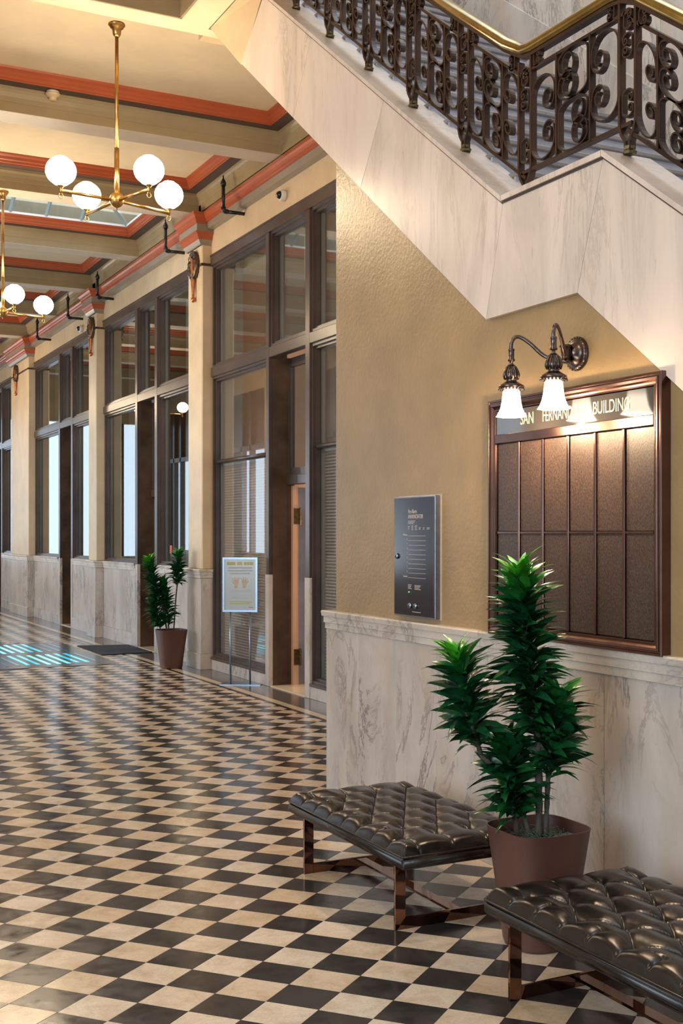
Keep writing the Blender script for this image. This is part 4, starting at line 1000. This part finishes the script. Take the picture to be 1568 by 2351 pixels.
    if len(leaves) > 295:
        bm = bmesh.new(); vals = []
        for fr, m4, k, age in leaves[295:]:
            n0 = len(bm.verts); bm.from_mesh(leaf_meshes[k]); bm.verts.ensure_lookup_table()
            for v_ in bm.verts[n0:]: v_.co = m4 @ v_.co
            vals += [age]*len(leaf_meshes[k].polygons)
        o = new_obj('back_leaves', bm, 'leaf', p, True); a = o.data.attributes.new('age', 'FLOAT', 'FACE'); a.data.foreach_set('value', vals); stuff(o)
    return p
plant((2.95, 4.285, 0), 0, 'tall dracaena with four leafy heads in a brown tub between the benches', '',
      [dict(pts=[(2.953, 4.281, .43), (2.952, 4.282, .867), (2.927, 4.295, .978), (2.899, 4.31, 1.332), (2.885, 4.318, 1.50)], r=.015),
       dict(pts=[(2.93, 4.30, .43), (2.875, 4.323, .625), (2.793, 4.367, .746), (2.736, 4.398, .802), (2.675, 4.431, 1.015), (2.655, 4.441, 1.14)], r=.010),
       dict(pts=[(2.976, 4.268, .43), (2.986, 4.263, .699), (2.997, 4.257, .829), (3.015, 4.247, .99)], r=.011),
       dict(pts=[(2.875, 4.323, .43), (2.858, 4.332, .569), (2.845, 4.339, .718), (2.836, 4.344, .80)], r=.012)],
      [dict(a=(2.940, 4.287, .88), b=(2.883, 4.319, 1.545), n=330, s=1.0), dict(a=(2.725, 4.404, .83), b=(2.654, 4.442, 1.19), n=125, s=.98),
       dict(a=(2.992, 4.260, .70), b=(3.019, 4.245, 1.01), n=135, s=1.05, bright=.6), dict(a=(2.868, 4.327, .52), b=(2.834, 4.345, .81), n=150, s=1.0, bright=.5)], .176, 11)
plant((4.79, 15.33, 0), 0, 'dracaena in a brown tub beside the nearest wreath pillar, farther away', '',
      [dict(pts=[(4.751, 15.357, .43), (4.701, 15.384, .757), (4.602, 15.438, 1.098), (4.56, 15.46, 1.25)], r=.012),
       dict(pts=[(4.816, 15.322, .43), (4.846, 15.306, .927), (4.866, 15.295, 1.154), (4.876, 15.29, 1.33)], r=.010),
       dict(pts=[(4.766, 15.349, .43), (4.751, 15.357, .729), (4.701, 15.384, 1.0)], r=.010), dict(pts=[(4.70, 15.39, .43), (4.626, 15.425, .615), (4.60, 15.44, .70)], r=.009)],
      [dict(a=(4.65, 15.41, .80), b=(4.542, 15.471, 1.37), n=170, s=1), dict(a=(4.862, 15.297, 1.07), b=(4.876, 15.29, 1.46), n=120, s=1), dict(a=(4.77, 15.347, .56), b=(4.701, 15.384, 1.10), n=170, s=1, bright=.5), dict(a=(4.67, 15.40, .52), b=(4.587, 15.446, .82), n=110, s=1, bright=.4)], .165, 23)

# ================================================================== SIGN STAND
ss = empty('sign_stand', (4.95, 13.22, 0)); tag(ss, 'silver floor stand holding a pale blue poster, in front of the near shopfront', 'sign stand')
rot = math.radians(-34)     # faces the walkway
ss.rotation_euler = (0, 0, rot)
def SS(name, fn, mt, smooth=False): bm = bmesh.new(); fn(bm); return new_obj(name, bm, mt, ss, smooth)
W2 = .205
for s in (-1, 1):
    SS('pole', lambda bm: tube(bm, [(s*.115, 0, .01), (s*.115, 0, .85)], .0115, 10), 'chrome', True)
SS('base_plate', lambda bm: box(bm, -.24, .24, -.02, .30, .001, .008), 'chrome')
def fr(bm):
    for q in ((-W2, -W2+.022, .845, 1.475), (W2-.022, W2, .845, 1.475), (-W2+.022, W2-.022, .845, .868), (-W2+.022, W2-.022, 1.452, 1.475)): box(bm, q[0], q[1], -.016, .016, q[2], q[3])
SS('sign_frame', fr, 'chrome')
SS('poster', lambda bm: box(bm, -W2+.018, W2-.018, -.006, .004, .862, 1.458), 'poster')
def stx(s, x, z, size, mt, sx=1.0):
    cu = D.curves.new('poster_lettering', 'FONT'); cu.body = s; cu.size = size; cu.align_x = 'CENTER'; cu.extrude = .0004
    t = D.objects.new('t', cu); COL.objects.link(t); bpy.context.view_layer.update()
    me = D.meshes.new_from_object(t.evaluated_get(bpy.context.evaluated_depsgraph_get())); D.objects.remove(t)
    me.materials.clear(); me.materials.append(M[mt]); me.transform(Matrix.Translation((x, -.0068, z)) @ Matrix.Rotation(PI/2, 4, 'X') @ Matrix.Diagonal((sx, 1, 1, 1)))
    o = D.objects.new('poster_lettering', me); COL.objects.link(o); o.parent = ss
def bars(bm, rows_):
    for x0, x1, z, h in rows_: box(bm, x0, x1, -.0072, -.0062, z, z+h)
SS('poster_heading', lambda bm: bars(bm, [(-.155, -.055, 1.385, .038), (-.035, .025, 1.385, .038), (.045, .075, 1.385, .038), (.08, .105, 1.385, .038), (.11, .155, 1.385, .038)]), 'posteryellow')
SS('poster_print', lambda bm: bars(bm, [(-.14, .14, 1.345, .018), (-.145, .145, 1.312, .018), (-.12, .12, 1.28, .018), (-.11, .12, 1.09, .006), (-.12, .13, 1.075, .006), (-.10, .11, 1.0, .008)]), 'posterpale')
SS('poster_strip', lambda bm: bars(bm, [(-.12, .14, .955, .010), (-.12, .12, .935, .010)]), 'posteryellow')
SS('poster_mark', lambda bm: bars(bm, [(.10, .15, .895, .007)]), 'red_print')
stx('bai', -.07, 1.01, .035, 'posterpale')
def hand(bm, cx, s):
    pal = [(-.022, 0), (.022, 0), (.030, .045), (.028, .062), (-.028, .062), (-.030, .03)]
    def pf(poly, z=-.0070):
        vs = [bm.verts.new((cx+s*a, z, 1.145+b)) for a, b in poly]; bm.faces.new(vs)
    pf(pal)
    for k, (a, l, t) in enumerate(((-.022, .030, -.10), (-.008, .042, -.03), (.006, .042, .03), (.020, .034, .10))): pf([(a-.006, .058), (a+.006, .058), (a+.005+t*.2, .060+l), (a-.005+t*.2, .060+l)])
    pf([(-.028, .02), (-.030, .045), (-.052, .066), (-.054, .055)])
SS('poster_hand', lambda bm: hand(bm, -.048, 1), 'posterpink'); SS('poster_hand', lambda bm: hand(bm, .048, -1), 'posterpink')
SS('poster_cuff', lambda bm: bars(bm, [(-.066, -.030, 1.12, .024), (.030, .066, 1.12, .024)]), 'posteryellow')

# notices taped inside the second shopfront's right-hand window
for (ya, yb, za, zb, mt, lab) in ((15.62, 15.90, 1.88, 2.10, 'white', 'white paper notice taped inside the window beside the wreath pillar'), (15.66, 15.86, 1.54, 1.70, 'bluenote', 'small blue notice below the white paper notice in the window'), (16.88, 16.98, 1.46, 1.58, 'red_print', 'small red tag in the window above the far potted plant')):
    if mt == 'bluenote': M['bluenote'] = mat('blue_notice', (0.10, 0.20, 0.42), 0.5)
    tag(bx('notice', 5.284, 5.2865, ya, yb, za, zb, mt), lab, 'notice', 'notices in the shop window')
